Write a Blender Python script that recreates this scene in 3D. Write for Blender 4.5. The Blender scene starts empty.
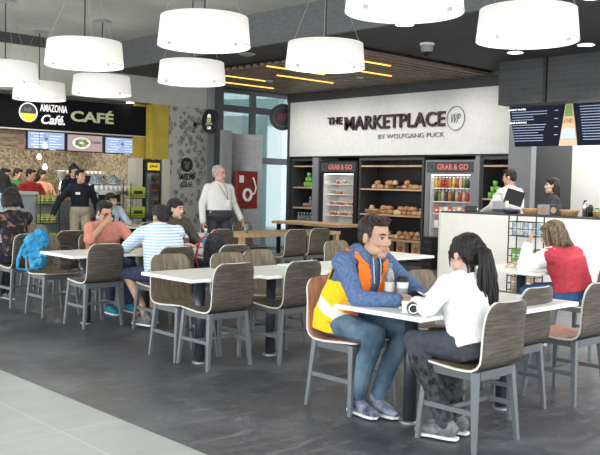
import bpy, bmesh, math, random
from mathutils import Vector, Matrix, Euler
random.seed(7)
PI=math.pi
C=bpy.context.scene.collection
V=Vector

# ------------------------------------------------------------------ materials
MATS={}
def nt(name):
    m=bpy.data.materials.new(name); m.use_nodes=True
    return m,m.node_tree,m.node_tree.nodes['Principled BSDF']
def mat(name,col,rough=.5,metal=0,emit=None,es=1,noise=0,nscale=20,bump=0,bscale=60,stretch=None,alpha=None,trans=0,spec=None,col2=None,detail=4):
    if name in MATS: return MATS[name]
    m,t,b=nt(name)
    b.inputs['Base Color'].default_value=(*col,1); b.inputs['Roughness'].default_value=rough; b.inputs['Metallic'].default_value=metal
    if spec is not None: b.inputs['Specular IOR Level'].default_value=spec
    if trans: b.inputs['Transmission Weight'].default_value=trans
    if emit: b.inputs['Emission Color'].default_value=(*emit,1); b.inputs['Emission Strength'].default_value=es
    tc=t.nodes.new('ShaderNodeTexCoord'); mp=t.nodes.new('ShaderNodeMapping'); t.links.new(tc.outputs['Object'],mp.inputs[0])
    if stretch: mp.inputs['Scale'].default_value=stretch
    if noise or col2:
        n=t.nodes.new('ShaderNodeTexNoise'); n.inputs['Scale'].default_value=nscale; n.inputs['Detail'].default_value=detail
        t.links.new(mp.outputs[0],n.inputs['Vector'])
        r=t.nodes.new('ShaderNodeValToRGB')
        a=col; c2=col2 or tuple(max(0,x*(1-noise)) for x in col)
        hi=col if col2 else tuple(min(1,x*(1+noise)) for x in col)
        r.color_ramp.elements[0].position=.35; r.color_ramp.elements[1].position=.65
        r.color_ramp.elements[0].color=(*c2,1); r.color_ramp.elements[1].color=(*hi,1)
        t.links.new(n.outputs['Fac'],r.inputs[0]); t.links.new(r.outputs[0],b.inputs['Base Color'])
    if bump:
        n2=t.nodes.new('ShaderNodeTexNoise'); n2.inputs['Scale'].default_value=bscale; n2.inputs['Detail'].default_value=3
        t.links.new(mp.outputs[0],n2.inputs['Vector'])
        bp=t.nodes.new('ShaderNodeBump'); bp.inputs['Strength'].default_value=bump; bp.inputs['Distance'].default_value=.02
        t.links.new(n2.outputs['Fac'],bp.inputs['Height']); t.links.new(bp.outputs[0],b.inputs['Normal'])
    MATS[name]=m; return m
def ramp(t,fac,stops):
    r=t.nodes.new('ShaderNodeValToRGB'); e=r.color_ramp.elements
    while len(e)<len(stops): e.new(.5)
    for k,(p,c) in enumerate(stops): e[k].position=p; e[k].color=(*c,1)
    t.links.new(fac,r.inputs[0]); return r.outputs[0]
def tex(t,kind,scale,coord='Object',stretch=(1,1,1),**kw):
    tc=t.nodes.new('ShaderNodeTexCoord'); mp=t.nodes.new('ShaderNodeMapping'); mp.inputs['Scale'].default_value=stretch
    t.links.new(tc.outputs[coord],mp.inputs[0]); n=t.nodes.new('ShaderNodeTex'+kind)
    if 'Scale' in n.inputs: n.inputs['Scale'].default_value=scale
    for k,v in kw.items():
        k=k.replace('_',' ')
        if k in n.inputs: n.inputs[k].default_value=v
    t.links.new(mp.outputs[0],n.inputs['Vector']); return n
def mix(t,fac,a,b,mode='MIX'):
    m=t.nodes.new('ShaderNodeMix'); m.data_type='RGBA'; m.blend_type=mode
    for s,v in ((0,fac),(6,a),(7,b)):
        if hasattr(v,'links') or hasattr(v,'is_linked'): t.links.new(v,m.inputs[s])
        else: m.inputs[s].default_value=v if s==0 else (*v,1)
    return m.outputs[2]
# dark slate floor: smoky mottling and sparse diagonal veins
m,t,b=nt('dark_slate'); MATS['dark_slate']=m
n=tex(t,'Noise',1.1,stretch=(1,1,1),Detail=8,Roughness=.7,Distortion=.6)
c=ramp(t,n.outputs['Fac'],[(.33,(.040,.040,.046)),(.5,(.066,.067,.075)),(.68,(.125,.126,.138))])
n2=tex(t,'Noise',2.6,stretch=(1,3.2,1),Detail=10,Roughness=.8,Distortion=1.4)
c2=ramp(t,n2.outputs['Fac'],[(.52,(0,0,0)),(.74,(.17,.165,.18))])
c=mix(t,1.0,c,c2,'ADD')
bk=tex(t,'Brick',1,stretch=(1,1,1),Mortar_Size=.004,Brick_Width=1.2,Row_Height=.6)
bk.inputs['Color1'].default_value=(1,1,1,1); bk.inputs['Color2'].default_value=(.86,.86,.88,1); bk.inputs['Mortar'].default_value=(.45,.45,.45,1)
c=mix(t,.8,c,bk.outputs['Color'],'MULTIPLY'); t.links.new(c,b.inputs['Base Color'])
r=ramp(t,n2.outputs['Fac'],[(.3,(.3,.3,.3)),(.7,(.5,.5,.5))]); t.links.new(r,b.inputs['Roughness'])
bp=t.nodes.new('ShaderNodeBump'); bp.inputs['Strength'].default_value=.12; bp.inputs['Distance'].default_value=.01
t.links.new(n2.outputs['Fac'],bp.inputs['Height']); t.links.new(bp.outputs[0],b.inputs['Normal'])
# pale porcelain tile
m,t,b=nt('pale_tile'); MATS['pale_tile']=m
n=tex(t,'Noise',1.6,stretch=(1,2.5,1),Detail=6,Roughness=.6)
c=ramp(t,n.outputs['Fac'],[(.3,(.31,.335,.32)),(.7,(.39,.415,.395))])
bk=tex(t,'Brick',1,Mortar_Size=.006,Brick_Width=1.2,Row_Height=1.2,); bk.offset=0
bk.inputs['Color1'].default_value=(1,1,1,1); bk.inputs['Color2'].default_value=(.96,.96,.96,1); bk.inputs['Mortar'].default_value=(1.25,1.25,1.22,1)
mpn=[x for x in t.nodes if x.type=='MAPPING'][-1]; mpn.inputs['Location'].default_value=(.1,.36,0)
c=mix(t,1,c,bk.outputs['Color'],'MULTIPLY'); t.links.new(c,b.inputs['Base Color']); b.inputs['Roughness'].default_value=.35
def wood(name,dark,mid,light,scale=4,stretch=(1,9,9),rough=.55,emis=None):
    m,t,b=nt(name); MATS[name]=m
    n=tex(t,'Noise',scale,stretch=stretch,Detail=9,Roughness=.72,Distortion=.4)
    c=ramp(t,n.outputs['Fac'],[(.34,dark),(.5,mid),(.68,light)]); t.links.new(c,b.inputs['Base Color'])
    b.inputs['Roughness'].default_value=rough
    bp=t.nodes.new('ShaderNodeBump'); bp.inputs['Strength'].default_value=.25; bp.inputs['Distance'].default_value=.004
    t.links.new(n.outputs['Fac'],bp.inputs['Height']); t.links.new(bp.outputs[0],b.inputs['Normal'])
wood('shell_outer',(.035,.028,.021),(.078,.064,.048),(.15,.128,.10),scale=5,stretch=(1,1,14))
wood('shell_inner',(.085,.062,.04),(.17,.13,.085),(.27,.215,.145),scale=5,stretch=(9,2,1.2))
wood('shell_bounce',(.25,.11,.075),(.42,.20,.14),(.52,.30,.22),scale=4,stretch=(6,2,1))  # chair wood with reddish light bounced off the vests painted into its colour
wood('oak',(.40,.24,.12),(.55,.36,.19),(.66,.46,.27),scale=3,stretch=(6,1,6))
wood('shelf_oak',(.38,.25,.15),(.5,.35,.22),(.6,.45,.3),scale=3,stretch=(6,1,6))
wood('stack_wood',(.04,.028,.02),(.30,.2,.13),(.62,.48,.34),scale=4,stretch=(.8,1,10))
# brick bulkhead
m,t,b=nt('charcoal_brick'); MATS['charcoal_brick']=m
tc=t.nodes.new('ShaderNodeTexCoord'); sp=t.nodes.new('ShaderNodeSeparateXYZ'); cb=t.nodes.new('ShaderNodeCombineXYZ')
t.links.new(tc.outputs['Object'],sp.inputs[0]); t.links.new(sp.outputs[1],cb.inputs[0]); t.links.new(sp.outputs[2],cb.inputs[1])
bk=t.nodes.new('ShaderNodeTexBrick'); t.links.new(cb.outputs[0],bk.inputs['Vector'])
bk.inputs['Scale'].default_value=1; bk.inputs['Brick Width'].default_value=.26; bk.inputs['Row Height'].default_value=.08; bk.inputs['Mortar Size'].default_value=.004
bk.inputs['Color1'].default_value=(.052,.054,.058,1); bk.inputs['Color2'].default_value=(.068,.07,.075,1); bk.inputs['Mortar'].default_value=(.085,.087,.092,1)
t.links.new(bk.outputs['Color'],b.inputs['Base Color']); b.inputs['Roughness'].default_value=.6
# mosaic
m,t,b=nt('mosaic'); MATS['mosaic']=m
n=tex(t,'Voronoi',26); c=ramp(t,n.outputs['Color'],[(.1,(.10,.075,.045)),(.5,(.24,.195,.13)),(.9,(.42,.36,.26))])
t.links.new(c,b.inputs['Base Color']); b.inputs['Roughness'].default_value=.3
# doodle wall
m,t,b=nt('doodle_wall'); MATS['doodle_wall']=m
n=tex(t,'Voronoi',7.5,stretch=(1,1,1)); n.feature='F1'
nz=tex(t,'Noise',30,Detail=2,Distortion=1.5)
a=ramp(t,n.outputs['Distance'],[(.42,(1,1,1)),(.5,(0,0,0))])
q=ramp(t,nz.outputs['Fac'],[(.40,(0,0,0)),(.45,(1,1,1)),(.54,(1,1,1)),(.60,(0,0,0))])
k=mix(t,1,a,q,'MULTIPLY'); c=mix(t,k,(.46,.45,.42),(.07,.07,.07)); t.links.new(c,b.inputs['Base Color']); b.inputs['Roughness'].default_value=.7
# slatted ceiling
m,t,b=nt('slat_wood'); MATS['slat_wood']=m
n=tex(t,'Noise',3,stretch=(1,8,8),Detail=6); c=ramp(t,n.outputs['Fac'],[(.3,(.13,.09,.06)),(.7,(.30,.22,.155))]); t.links.new(c,b.inputs['Base Color'])
M=lambda *a,**k:mat(*a,**k)
M('ceil_light',(.44,.455,.41),.9,noise=.05,nscale=3)
M('wall_light',(.47,.48,.43),.85,noise=.06,nscale=3)
M('ceil_dark',(.060,.062,.068),.75,noise=.1,nscale=2)
M('face_grey',(.13,.135,.142),.7,noise=.18,nscale=30,stretch=(.3,.3,3))
M('black_wall',(.008,.008,.010),.8,spec=.08)
M('dark_strip',(.05,.052,.056),.7)
M('plaster',(.60,.61,.59),.85,noise=.035,nscale=12,bump=.15,bscale=30)
M('white_quartz',(.97,.94,.86),.4,noise=.015,nscale=8)
M('white_wall',(.78,.77,.73),.6,noise=.05,nscale=40)
M('yellow_wall',(.50,.38,.05),.6,noise=.12,nscale=3)
M('cream_trim',(.62,.59,.49),.6)
M('grey_col',(.26,.28,.30),.5,noise=.08,nscale=6)
M('dark_col',(.09,.095,.105),.45,noise=.15,nscale=20,stretch=(4,4,.4))
M('steel',(.55,.56,.57),.32,metal=.85,noise=.08,nscale=5,stretch=(1,1,6))
M('steel_wall',(.24,.25,.255),.45,metal=.5,noise=.1,nscale=4,stretch=(1,1,4))
M('fire_red',(.20,.012,.014),.4)
M('leg_grey',(.14,.153,.16),.45,metal=.2)
M('apron_grey',(.10,.105,.11),.5)
M('shell_edge',(.62,.60,.54),.5)
M('laminate',(.80,.80,.76),.28)
M('table_edge',(.86,.86,.84),.4)
M('pole_grey',(.055,.065,.078),.3,metal=.5)
M('chrome',(.7,.7,.7),.2,metal=1)
M('shade',(.92,.90,.86),.8,emit=(1,.97,.92),es=.25)
M('diffuser',(.95,.95,.93),.6,emit=(1,.98,.95),es=.8)
M('cord',(.03,.03,.03),.5)
M('wire',(.35,.35,.33),.5)
M('spot_glow',(1,1,1),.5,emit=(1,.97,.9),es=9)
M('orange_glow',(1,.6,.15),.5,emit=(1,.50,.08),es=1.7)
M('bulb',(1,1,1),.5,emit=(1,.95,.85),es=4)
M('black',(.012,.012,.013),.4); M('black_gloss',(.01,.01,.012),.12)
M('charcoal',(.045,.047,.052),.5); M('kitchen_grey',(.10,.102,.108),.7); M('unit_grey',(.20,.21,.225),.5)
M('screen_blue',(.05,.06,.1),.3,emit=(.42,.55,.86),es=.75)
M('screen_pink',(.1,.05,.05),.3,emit=(.62,.45,.45),es=.6)
M('screen_dark',(.004,.005,.008),.7,spec=.1,emit=(.002,.004,.012),es=1)
M('screen_text',(.3,.35,.5),.3,emit=(.20,.28,.50),es=.38)
M('screen_white',(.9,.9,.9),.3,emit=(.9,.95,1),es=.9)
M('glass_cool',(.75,.8,.8),.1)
M('sign_plum',(.022,.008,.018),.5); M('sign_magenta',(.30,.03,.13),.5); M('sign_grey',(.16,.16,.16),.5)
M('sign_red',(.62,.13,.10),.5,emit=(1,.25,.18),es=.15)
M('sign_white',(.9,.9,.9),.5,emit=(1,1,1),es=.35); M('sign_green',(.16,.20,.04),.4); M('sign_lime',(.60,.64,.36),.5)
M('sign_yellow',(.85,.62,.03),.5,emit=(1,.75,.05),es=.25)
M('green_cup',(.20,.48,.09),.5); M('lime_pack',(.42,.50,.06),.5); M('kraft',(.55,.40,.25),.8)
M('logo_red',(.55,.08,.05),.6); M('bread',(.40,.22,.10),.6,noise=.35,nscale=25,bump=.3,bscale=30)
M('bread_pale',(.52,.38,.24),.6,noise=.3,nscale=25); M('bread_dark',(.13,.08,.06),.6,noise=.4,nscale=40)
M('wicker',(.48,.29,.14),.7,noise=.35,nscale=60,bump=.6,bscale=90)
M('paper',(.82,.82,.80),.7); M('teal',(.06,.30,.40),.4)
M('bottle_clear',(.62,.74,.80),.08,trans=.75); M('label_blue',(.04,.22,.55),.4); M('plastic_grey',(.3,.31,.33),.3)
M('ext_teal',(.26,.34,.32),.5,noise=.12,nscale=.8); M('ext_white',(.72,.78,.78),.5)
M('ext_concrete',(.32,.38,.37),.7)
m,t,b=nt('window_glass'); MATS['window_glass']=m
t.nodes.remove(b); g=t.nodes.new('ShaderNodeBsdfGlossy'); g.inputs['Roughness'].default_value=.05; tr=t.nodes.new('ShaderNodeBsdfTransparent'); tr.inputs[0].default_value=(.58,.66,.66,1)
mx=t.nodes.new('ShaderNodeMixShader'); mx.inputs[0].default_value=.14; t.links.new(tr.outputs[0],mx.inputs[1]); t.links.new(g.outputs[0],mx.inputs[2]); t.links.new(mx.outputs[0],t.nodes['Material Output'].inputs[0])
def skin(name,col):
    m=mat(name,col,.5,noise=.08,nscale=14); bb=m.node_tree.nodes['Principled BSDF']; bb.inputs['Subsurface Weight'].default_value=.12; bb.inputs['Subsurface Scale'].default_value=.02; return m
skin('skin_tan',(.50,.29,.19)); skin('skin_light',(.60,.38,.28)); skin('skin_brown',(.36,.20,.13)); skin('skin_pink',(.58,.33,.26))
M('lips',(.38,.18,.13),.5); M('eye_white',(.50,.48,.45),.2); M('iris',(.02,.012,.01),.15); M('brow',(.02,.014,.01),.8)
def hairmat(name,a,b2):
    m,t,b=nt(name); MATS[name]=m
    n=tex(t,'Noise',9,stretch=(9,9,1.2),Detail=6,Distortion=.5); c=ramp(t,n.outputs['Fac'],[(.35,a),(.68,b2)]); t.links.new(c,b.inputs['Base Color']); b.inputs['Roughness'].default_value=.55; b.inputs['Specular IOR Level'].default_value=.25
    bp=t.nodes.new('ShaderNodeBump'); bp.inputs['Strength'].default_value=.7; bp.inputs['Distance'].default_value=.01; t.links.new(n.outputs['Fac'],bp.inputs['Height']); t.links.new(bp.outputs[0],b.inputs['Normal'])
hairmat('hair_black',(.006,.005,.005),(.035,.03,.03)); hairmat('hair_brown',(.012,.008,.006),(.05,.034,.024)); hairmat('hair_blonde',(.03,.02,.013),(.28,.20,.13)); hairmat('hair_grey',(.22,.21,.20),(.55,.54,.52))
def cloth(name,col,col2=None,noise=.1,nscale=30,bump=.35,bscale=9,rough=.85,**k): return mat(name,col,rough,noise=noise,nscale=nscale,bump=bump,bscale=bscale,col2=col2,spec=.2,**k)
cloth('hoodie_blue',(.095,.15,.28),noise=.25,nscale=60); cloth('vest_orange',(.90,.20,.03),noise=.06); cloth('vest_yellow',(.95,.55,.02),noise=.06); cloth('reflective',(.78,.76,.70),rough=.3)
cloth('denim',(.045,.085,.125),(.13,.20,.26),nscale=6); cloth('denim_blue',(.05,.12,.30),noise=.3,nscale=8); cloth('white_knit',(.86,.86,.86),noise=.02,bump=.2); cloth('white_shirt',(.70,.69,.67),noise=.03)
cloth('jeggings',(.055,.06,.075),noise=.15); cloth('red_vest',(.50,.055,.075),noise=.12); cloth('navy_short',(.045,.055,.10),noise=.2); cloth('coral_shirt',(.62,.26,.20),noise=.08)
cloth('dark_trouser',(.05,.052,.06)); cloth('khaki',(.36,.31,.22)); cloth('polo_black',(.012,.014,.022)); cloth('floral',(.02,.02,.025),(.32,.17,.14),nscale=16); MATS['floral'].node_tree.nodes['Color Ramp'].color_ramp.elements[0].position=.28; MATS['floral'].node_tree.nodes['Color Ramp'].color_ramp.elements[1].position=.46; cloth('green_shirt',(.03,.17,.06)); cloth('red_shirt',(.35,.03,.03)); cloth('olive_top',(.07,.065,.05)); cloth('pale_blue',(.42,.52,.62)); cloth('charcoal_knit',(.045,.047,.055)); cloth('printed_pants',(.07,.075,.07),(.010,.012,.016),nscale=26)
cloth('backpack_blue',(.02,.24,.50),(.09,.42,.68),nscale=8,bump=.8); cloth('pack_black',(.02,.02,.03),(.05,.05,.06),bump=.6); cloth('pack_red',(.5,.05,.06)); cloth('tote_brown',(.05,.04,.035),(.13,.1,.08))
cloth('shoe_navy',(.035,.045,.10),(.30,.33,.38),nscale=14); cloth('shoe_grey',(.16,.16,.16),noise=.3); cloth('shoe_black',(.02,.02,.02)); cloth('shoe_teal',(.03,.22,.30)); M('sole',(.7,.7,.68),.6)
# striped tee
m,t,b=nt('striped_tee'); MATS['striped_tee']=m
w=tex(t,'Wave',11,stretch=(0,.25,1),Distortion=.6); w.bands_direction='Z'
c=ramp(t,w.outputs['Fac'],[(.2,(.36,.55,.74)),(.45,(.60,.75,.86)),(.7,(.80,.84,.86))]); t.links.new(c,b.inputs['Base Color']); b.inputs['Roughness'].default_value=.85

# ------------------------------------------------------------------ mesh helpers
def link(name,me,par=None):
    o=bpy.data.objects.new(name,me); C.objects.link(o)
    if par is not None: o.parent=par
    return o
def tag(o,label=None,cat=None,group=None,kind=None):
    if label: o['label']=label
    if cat: o['category']=cat
    if group: o['group']=group
    if kind: o['kind']=kind
    return o
def root(name,loc,rz=0,label=None,cat=None,group=None):
    o=bpy.data.objects.new(name,None); C.objects.link(o); o.location=loc; o.rotation_euler=(0,0,rz); o.empty_display_size=.1
    return tag(o,label,cat,group)
def obj(name,bm,m,par=None,smooth=False,bevel=0,label=None):
    me=bpy.data.meshes.new(name); bm.to_mesh(me); bm.free()
    for x in (m if isinstance(m,(list,tuple)) else [m]): me.materials.append(MATS[x])
    if smooth:
        for p in me.polygons: p.use_smooth=True
    o=link(name,me,par)
    if bevel:
        md=o.modifiers.new('b','BEVEL'); md.width=bevel; md.segments=2; md.limit_method='ANGLE'
    if label: o['label']=label
    return o
def bx(x0,x1,y0,y1,z0,z1,bm=None,mi=0):
    bm=bm or bmesh.new(); x0,x1=sorted((x0,x1)); y0,y1=sorted((y0,y1)); z0,z1=sorted((z0,z1))
    v=[bm.verts.new((x,y,z)) for z in (z0,z1) for x,y in ((x0,y0),(x1,y0),(x1,y1),(x0,y1))]
    for f in ((3,2,1,0),(4,5,6,7),(0,1,5,4),(1,2,6,5),(2,3,7,6),(3,0,4,7)): bm.faces.new([v[i] for i in f]).material_index=mi
    return bm
def prism(pts,vec,bm=None,mi=0):
    bm=bm or bmesh.new(); a=[bm.verts.new(p) for p in pts]; b=[bm.verts.new(V(p)+V(vec)) for p in pts]; n=len(pts)
    f=[bm.faces.new(a),bm.faces.new(b[::-1])]+[bm.faces.new([a[i],b[i],b[(i+1)%n],a[(i+1)%n]]) for i in range(n)]
    for x in f: x.material_index=mi
    bmesh.ops.recalc_face_normals(bm,faces=bm.faces[:]); return bm
def frame_of(d):
    d=V(d).normalized(); u=V((0,0,1)) if abs(d.z)<.9 else V((1,0,0)); a=d.cross(u).normalized(); return a,d.cross(a).normalized()
def tube(pts,rs,bm=None,seg=8,cap=True,mi=0):
    bm=bm or bmesh.new(); pts=[V(p) for p in pts]; rs=rs if isinstance(rs,(list,tuple)) else [rs]*len(pts)
    rings=[]; a=b=None
    for i,p in enumerate(pts):
        d=(pts[min(i+1,len(pts)-1)]-pts[max(i-1,0)]).normalized()
        if a is None: a,b=frame_of(d)
        else:
            a=(a-d*a.dot(d)).normalized(); b=d.cross(a).normalized()
        rings.append([bm.verts.new(p+(a*math.cos(2*PI*k/seg)+b*math.sin(2*PI*k/seg))*rs[i]) for k in range(seg)])
    fs=[]
    for r0,r1 in zip(rings,rings[1:]):
        for k in range(seg): fs.append(bm.faces.new([r0[k],r0[(k+1)%seg],r1[(k+1)%seg],r1[k]]))
    if cap: fs.append(bm.faces.new(rings[0][::-1])); fs.append(bm.faces.new(rings[-1]))
    for f in fs: f.material_index=mi
    return bm
def lathe(prof,bm=None,seg=24,cx=0,cy=0,mi=0,ax=None):
    """prof: list of (r,z); closed where r==0"""
    bm=bm or bmesh.new(); rings=[]
    for r,z in prof:
        if r<=1e-6: rings.append([bm.verts.new((cx,cy,z))])
        else: rings.append([bm.verts.new((cx+r*math.cos(2*PI*k/seg),cy+r*math.sin(2*PI*k/seg),z)) for k in range(seg)])
    for a,b in zip(rings,rings[1:]):
        for k in range(seg):
            if len(a)==1 and len(b)==1: continue
            if len(a)==1: f=[a[0],b[(k+1)%seg],b[k]]
            elif len(b)==1: f=[a[k],a[(k+1)%seg],b[0]]
            else: f=[a[k],a[(k+1)%seg],b[(k+1)%seg],b[k]]
            bm.faces.new(f).material_index=mi
    bmesh.ops.recalc_face_normals(bm,faces=bm.faces[:]); return bm
def ell(bm,c,r,R=None,seg=14,mi=0):
    n0=len(bm.verts); s=bmesh.ops.create_uvsphere(bm,u_segments=seg,v_segments=max(6,seg*2//3),radius=1)['verts']
    r=(r,r,r) if not isinstance(r,(tuple,list)) else r
    mt=Matrix.Translation(V(c))@((R.to_4x4()) if R is not None else Matrix.Identity(4))@Matrix.Diagonal((*r,1))
    bmesh.ops.transform(bm,matrix=mt,verts=s)
    if mi:
        for f in {f for v in s for f in v.link_faces}: f.material_index=mi
    return bm
def cap(bm,p0,p1,r0,r1,seg=10):
    """tapered capsule"""
    p0=V(p0);p1=V(p1);d=p1-p0;L=d.length
    if L<1e-5: return ell(bm,p0,max(r0,r1))
    d/=L; pts=[];rs=[]
    for k in range(4): a=PI/2*(1-k/3.); pts.append(p0-d*r0*math.sin(a)); rs.append(max(r0*math.cos(a),r0*.06))
    for k in range(4): a=PI/2*k/3.; pts.append(p1+d*r1*math.sin(a)); rs.append(max(r1*math.cos(a),r1*.06))
    return tube(pts,rs,bm,seg)
def loft(bm,secs,side,seg=20):
    """secs: (centre, half width, half depth); side: unit width direction"""
    side=V(side).normalized(); rings=[]; P=[V(s[0]) for s in secs]
    for i,(c,a,b) in enumerate(secs):
        d=(P[min(i+1,len(P)-1)]-P[max(i-1,0)]).normalized(); f=d.cross(side).normalized(); sd=f.cross(d).normalized()
        ring=[]
        for k in range(seg):
            ct,st=math.cos(2*PI*k/seg),math.sin(2*PI*k/seg); e=.8
            ring.append(bm.verts.new(P[i]+sd*a*math.copysign(abs(ct)**e,ct)+f*b*math.copysign(abs(st)**e,st)))
        rings.append(ring)
    for r0,r1 in zip(rings,rings[1:]):
        for k in range(seg): bm.faces.new([r0[k],r0[(k+1)%seg],r1[(k+1)%seg],r1[k]])
    bm.faces.new(rings[0][::-1]); bm.faces.new(rings[-1]); return bm
def blob(bm,voxel,smooth=3,disp=0,dscale=.05):
    bmesh.ops.recalc_face_normals(bm,faces=bm.faces[:])
    me=bpy.data.meshes.new('t'); bm.to_mesh(me); bm.free(); o=bpy.data.objects.new('t',me); C.objects.link(o)
    r=o.modifiers.new('r','REMESH'); r.mode='VOXEL'; r.voxel_size=voxel
    if smooth: s=o.modifiers.new('s','SMOOTH'); s.iterations=smooth; s.factor=.5
    if disp:
        tx=bpy.data.textures.new('d','CLOUDS'); tx.noise_scale=dscale; d=o.modifiers.new('d','DISPLACE'); d.texture=tx; d.strength=disp; d.mid_level=.5
    dg=bpy.context.evaluated_depsgraph_get(); out=bpy.data.meshes.new_from_object(o.evaluated_get(dg))
    bpy.data.objects.remove(o); bpy.data.meshes.remove(me)
    for p in out.polygons: p.use_smooth=True
    return out
def mobj(name,me,mats,par=None,label=None):
    mi=[p.material_index for p in me.polygons]; me.materials.clear()
    for x in (mats if isinstance(mats,(list,tuple)) else [mats]): me.materials.append(MATS[x])
    if any(mi): me.polygons.foreach_set('material_index',mi)
    me.name=name; o=link(name,me,par)
    if label: o['label']=label
    return o
def copy_tree(o,loc,rz,label=None,group=None):
    def cp(a,p):
        c=a.copy(); C.objects.link(c); c.parent=p
        for ch in [x for x in bpy.data.objects if x.parent==a]: cp(ch,c)
        return c
    r=cp(o,None); r.location=loc; r.rotation_euler=(0,0,rz)
    if label: r['label']=label
    if group: r['group']=group
    return r
WX=Matrix(((0,0,-1),(-1,0,0),(0,1,0)))      # text basis on a wall x=const seen from -X
WY=Matrix(((1,0,0),(0,0,-1),(0,1,0)))       # on a wall y=const seen from -Y
def text(name,s,w,h,pos,B,m,par=None,ext=.004,bold=0,shear=0,label=None):
    """text mesh centred on pos, fitted to w x h, lying in basis B"""
    cu=bpy.data.curves.new('t','FONT'); cu.body=s; cu.extrude=.02; cu.offset=bold; cu.shear=shear; cu.resolution_u=3
    o=bpy.data.objects.new('t',cu); C.objects.link(o); dg=bpy.context.evaluated_depsgraph_get()
    me=bpy.data.meshes.new_from_object(o.evaluated_get(dg)); bpy.data.objects.remove(o)
    xs=[v.co.x for v in me.vertices]; ys=[v.co.y for v in me.vertices]
    x0,x1,y0,y1=min(xs),max(xs),min(ys),max(ys)
    for v in me.vertices:
        q=V(((v.co.x-(x0+x1)/2)*w/(x1-x0),(v.co.y-(y0+y1)/2)*h/(y1-y0),v.co.z/.02*ext)); v.co=B@q+V(pos)
    return mobj(name,me,m,par,label)
def ring(bm,c,r,w,B,depth=.01,seg=28,sx=1,mi=0):
    a=[];P=lambda rr,k,z:V(c)+B@V((rr*sx*math.cos(2*PI*k/seg),rr*math.sin(2*PI*k/seg),z))
    L=[[bm.verts.new(P(rr,k,z)) for k in range(seg)] for rr,z in ((r,0),(r,depth),(r-w,depth),(r-w,0))]
    for i in range(4):
        A,D=L[i],L[(i+1)%4]
        for k in range(seg): bm.faces.new([A[k],A[(k+1)%seg],D[(k+1)%seg],D[k]]).material_index=mi
    bmesh.ops.recalc_face_normals(bm,faces=bm.faces[:]); return bm
def disc(bm,c,r,B,depth=.01,seg=28,sx=1,mi=0):
    return prism([V(c)+B@V((r*sx*math.cos(2*PI*k/seg),r*math.sin(2*PI*k/seg),0)) for k in range(seg)],B@V((0,0,depth)),bm,mi)
def S(name,bm,m,label=None,par=None,**k):
    o=obj(name,bm,m,par,**k)
    if par is None: o['kind']='structure'
    if label: o['label']=label
    return o

# ------------------------------------------------------------------ setting
S('floor',bx(2.7,19,-7,19,-.1,0),'dark_slate',label='dark slate-look dining floor')
S('floor',bx(-7,2.7,-7,19,-.1,0),'pale_tile',label='pale grey tiled walkway floor')
XF=7.87; ZL=3.45; ZC=3.9; YC=13.85; XW=12.2
S('ceiling',bx(-1,XF+.1,-1,YC,ZC,ZC+.2),'ceil_light')
# lower ceiling, its grey edge face
S('ceiling',bx(XF+.02,19,-5,14.3,ZL,ZL+.15),'ceil_dark',label='dark lowered ceiling over the shops')
S('trim_1',bx(XF,XF+.06,-5,YC,ZL-.02,ZC),'face_grey')
# wall over the cafe with dark strip at its top
S('wall_cafe_upper',bx(-1,10.52,YC,YC+.15,2.95,ZC+.1),'wall_light')
S('trim_2',bx(-1,XF,YC-.05,YC,ZC-.17,ZC),'dark_strip')
S('ceiling',bx(-1,10.5,YC+.02,18,2.95,3.05),'ceil_light',label='pale soffit over the cafe')
S('wall_yellow',bx(9.04,9.41,YC+.02,YC+.25,1.9,2.95),'yellow_wall')
S('trim_3',bx(8.68,8.82,YC+.0,YC+.3,0,1.9),'cream_trim'); S('trim_4',bx(9.27,9.42,YC-.03,YC+.3,0,1.9),'cream_trim')
S('wall_yellow',bx(8.8,9.1,YC+.3,YC+.35,1.88,2.95),'yellow_wall')
S('wall_mural',bx(9.42,10.3,YC,YC+.25,0,2.95),'doodle_wall')
S('column_1',bx(10.3,10.47,YC-.05,YC+.3,0,ZL),'grey_col'); S('column_2',bx(10.47,10.74,YC+.0,YC+.35,0,ZL),'dark_col')
S('wall_cafe_back',bx(3,9.3,16.8,16.95,0,3),'mosaic'); S('wall_cafe_right',bx(9.1,9.25,YC+.35,16.8,0,3),'mosaic')
# glazed wall
YG=14.2
def win(name,x0,x1,z0,z1):
    f=bmesh.new()
    for a in (bx(x0,x1,YG,YG+.08,z0,z0+.07),bx(x0,x1,YG,YG+.08,z1-.07,z1),bx(x0,x0+.07,YG,YG+.08,z0+.07,z1-.07),bx(x1-.07,x1,YG,YG+.08,z0+.07,z1-.07)):
        me=bpy.data.meshes.new('t'); a.to_mesh(me); a.free(); f.from_mesh(me); bpy.data.meshes.remove(me)
    w=S(name,f,'dark_col'); obj('window_pane',bx(x0+.07,x1-.07,YG+.03,YG+.045,z0+.07,z1-.07),'window_glass',w)
k=1
for x0,x1 in ((10.72,11.83),(11.83,13.4),(13.4,15)):
    for z0,z1 in ((0,1.97),(1.97,3.05),(3.05,ZL)): win('window_%d'%k,x0,x1,z0,z1); k+=1
# outside, beyond the glass
S('ground_outside',bx(5,40,19,34,-.15,-.05),'ext_concrete')
S('wall_outside',bx(9,30,19.3,19.6,0,8),'ext_teal')
for i,(z0_,z1_) in enumerate(((3.22,3.33),(3.62,3.86))): S('beam_%d'%(i+1),prism([(12.5,17.5,z0_-.09),(12.5,17.5,z0_+.06),(18,17.5,z1_+.30+.06),(18,17.5,z1_+.30-.09)],(0,.15,0)),'ext_white')
S('beam_3',bx(13.6,13.8,17.8,18.0,0,8),'ext_white'); S('beam_4',bx(15.9,16.1,17.8,18.0,0,8),'ext_white')
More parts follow.
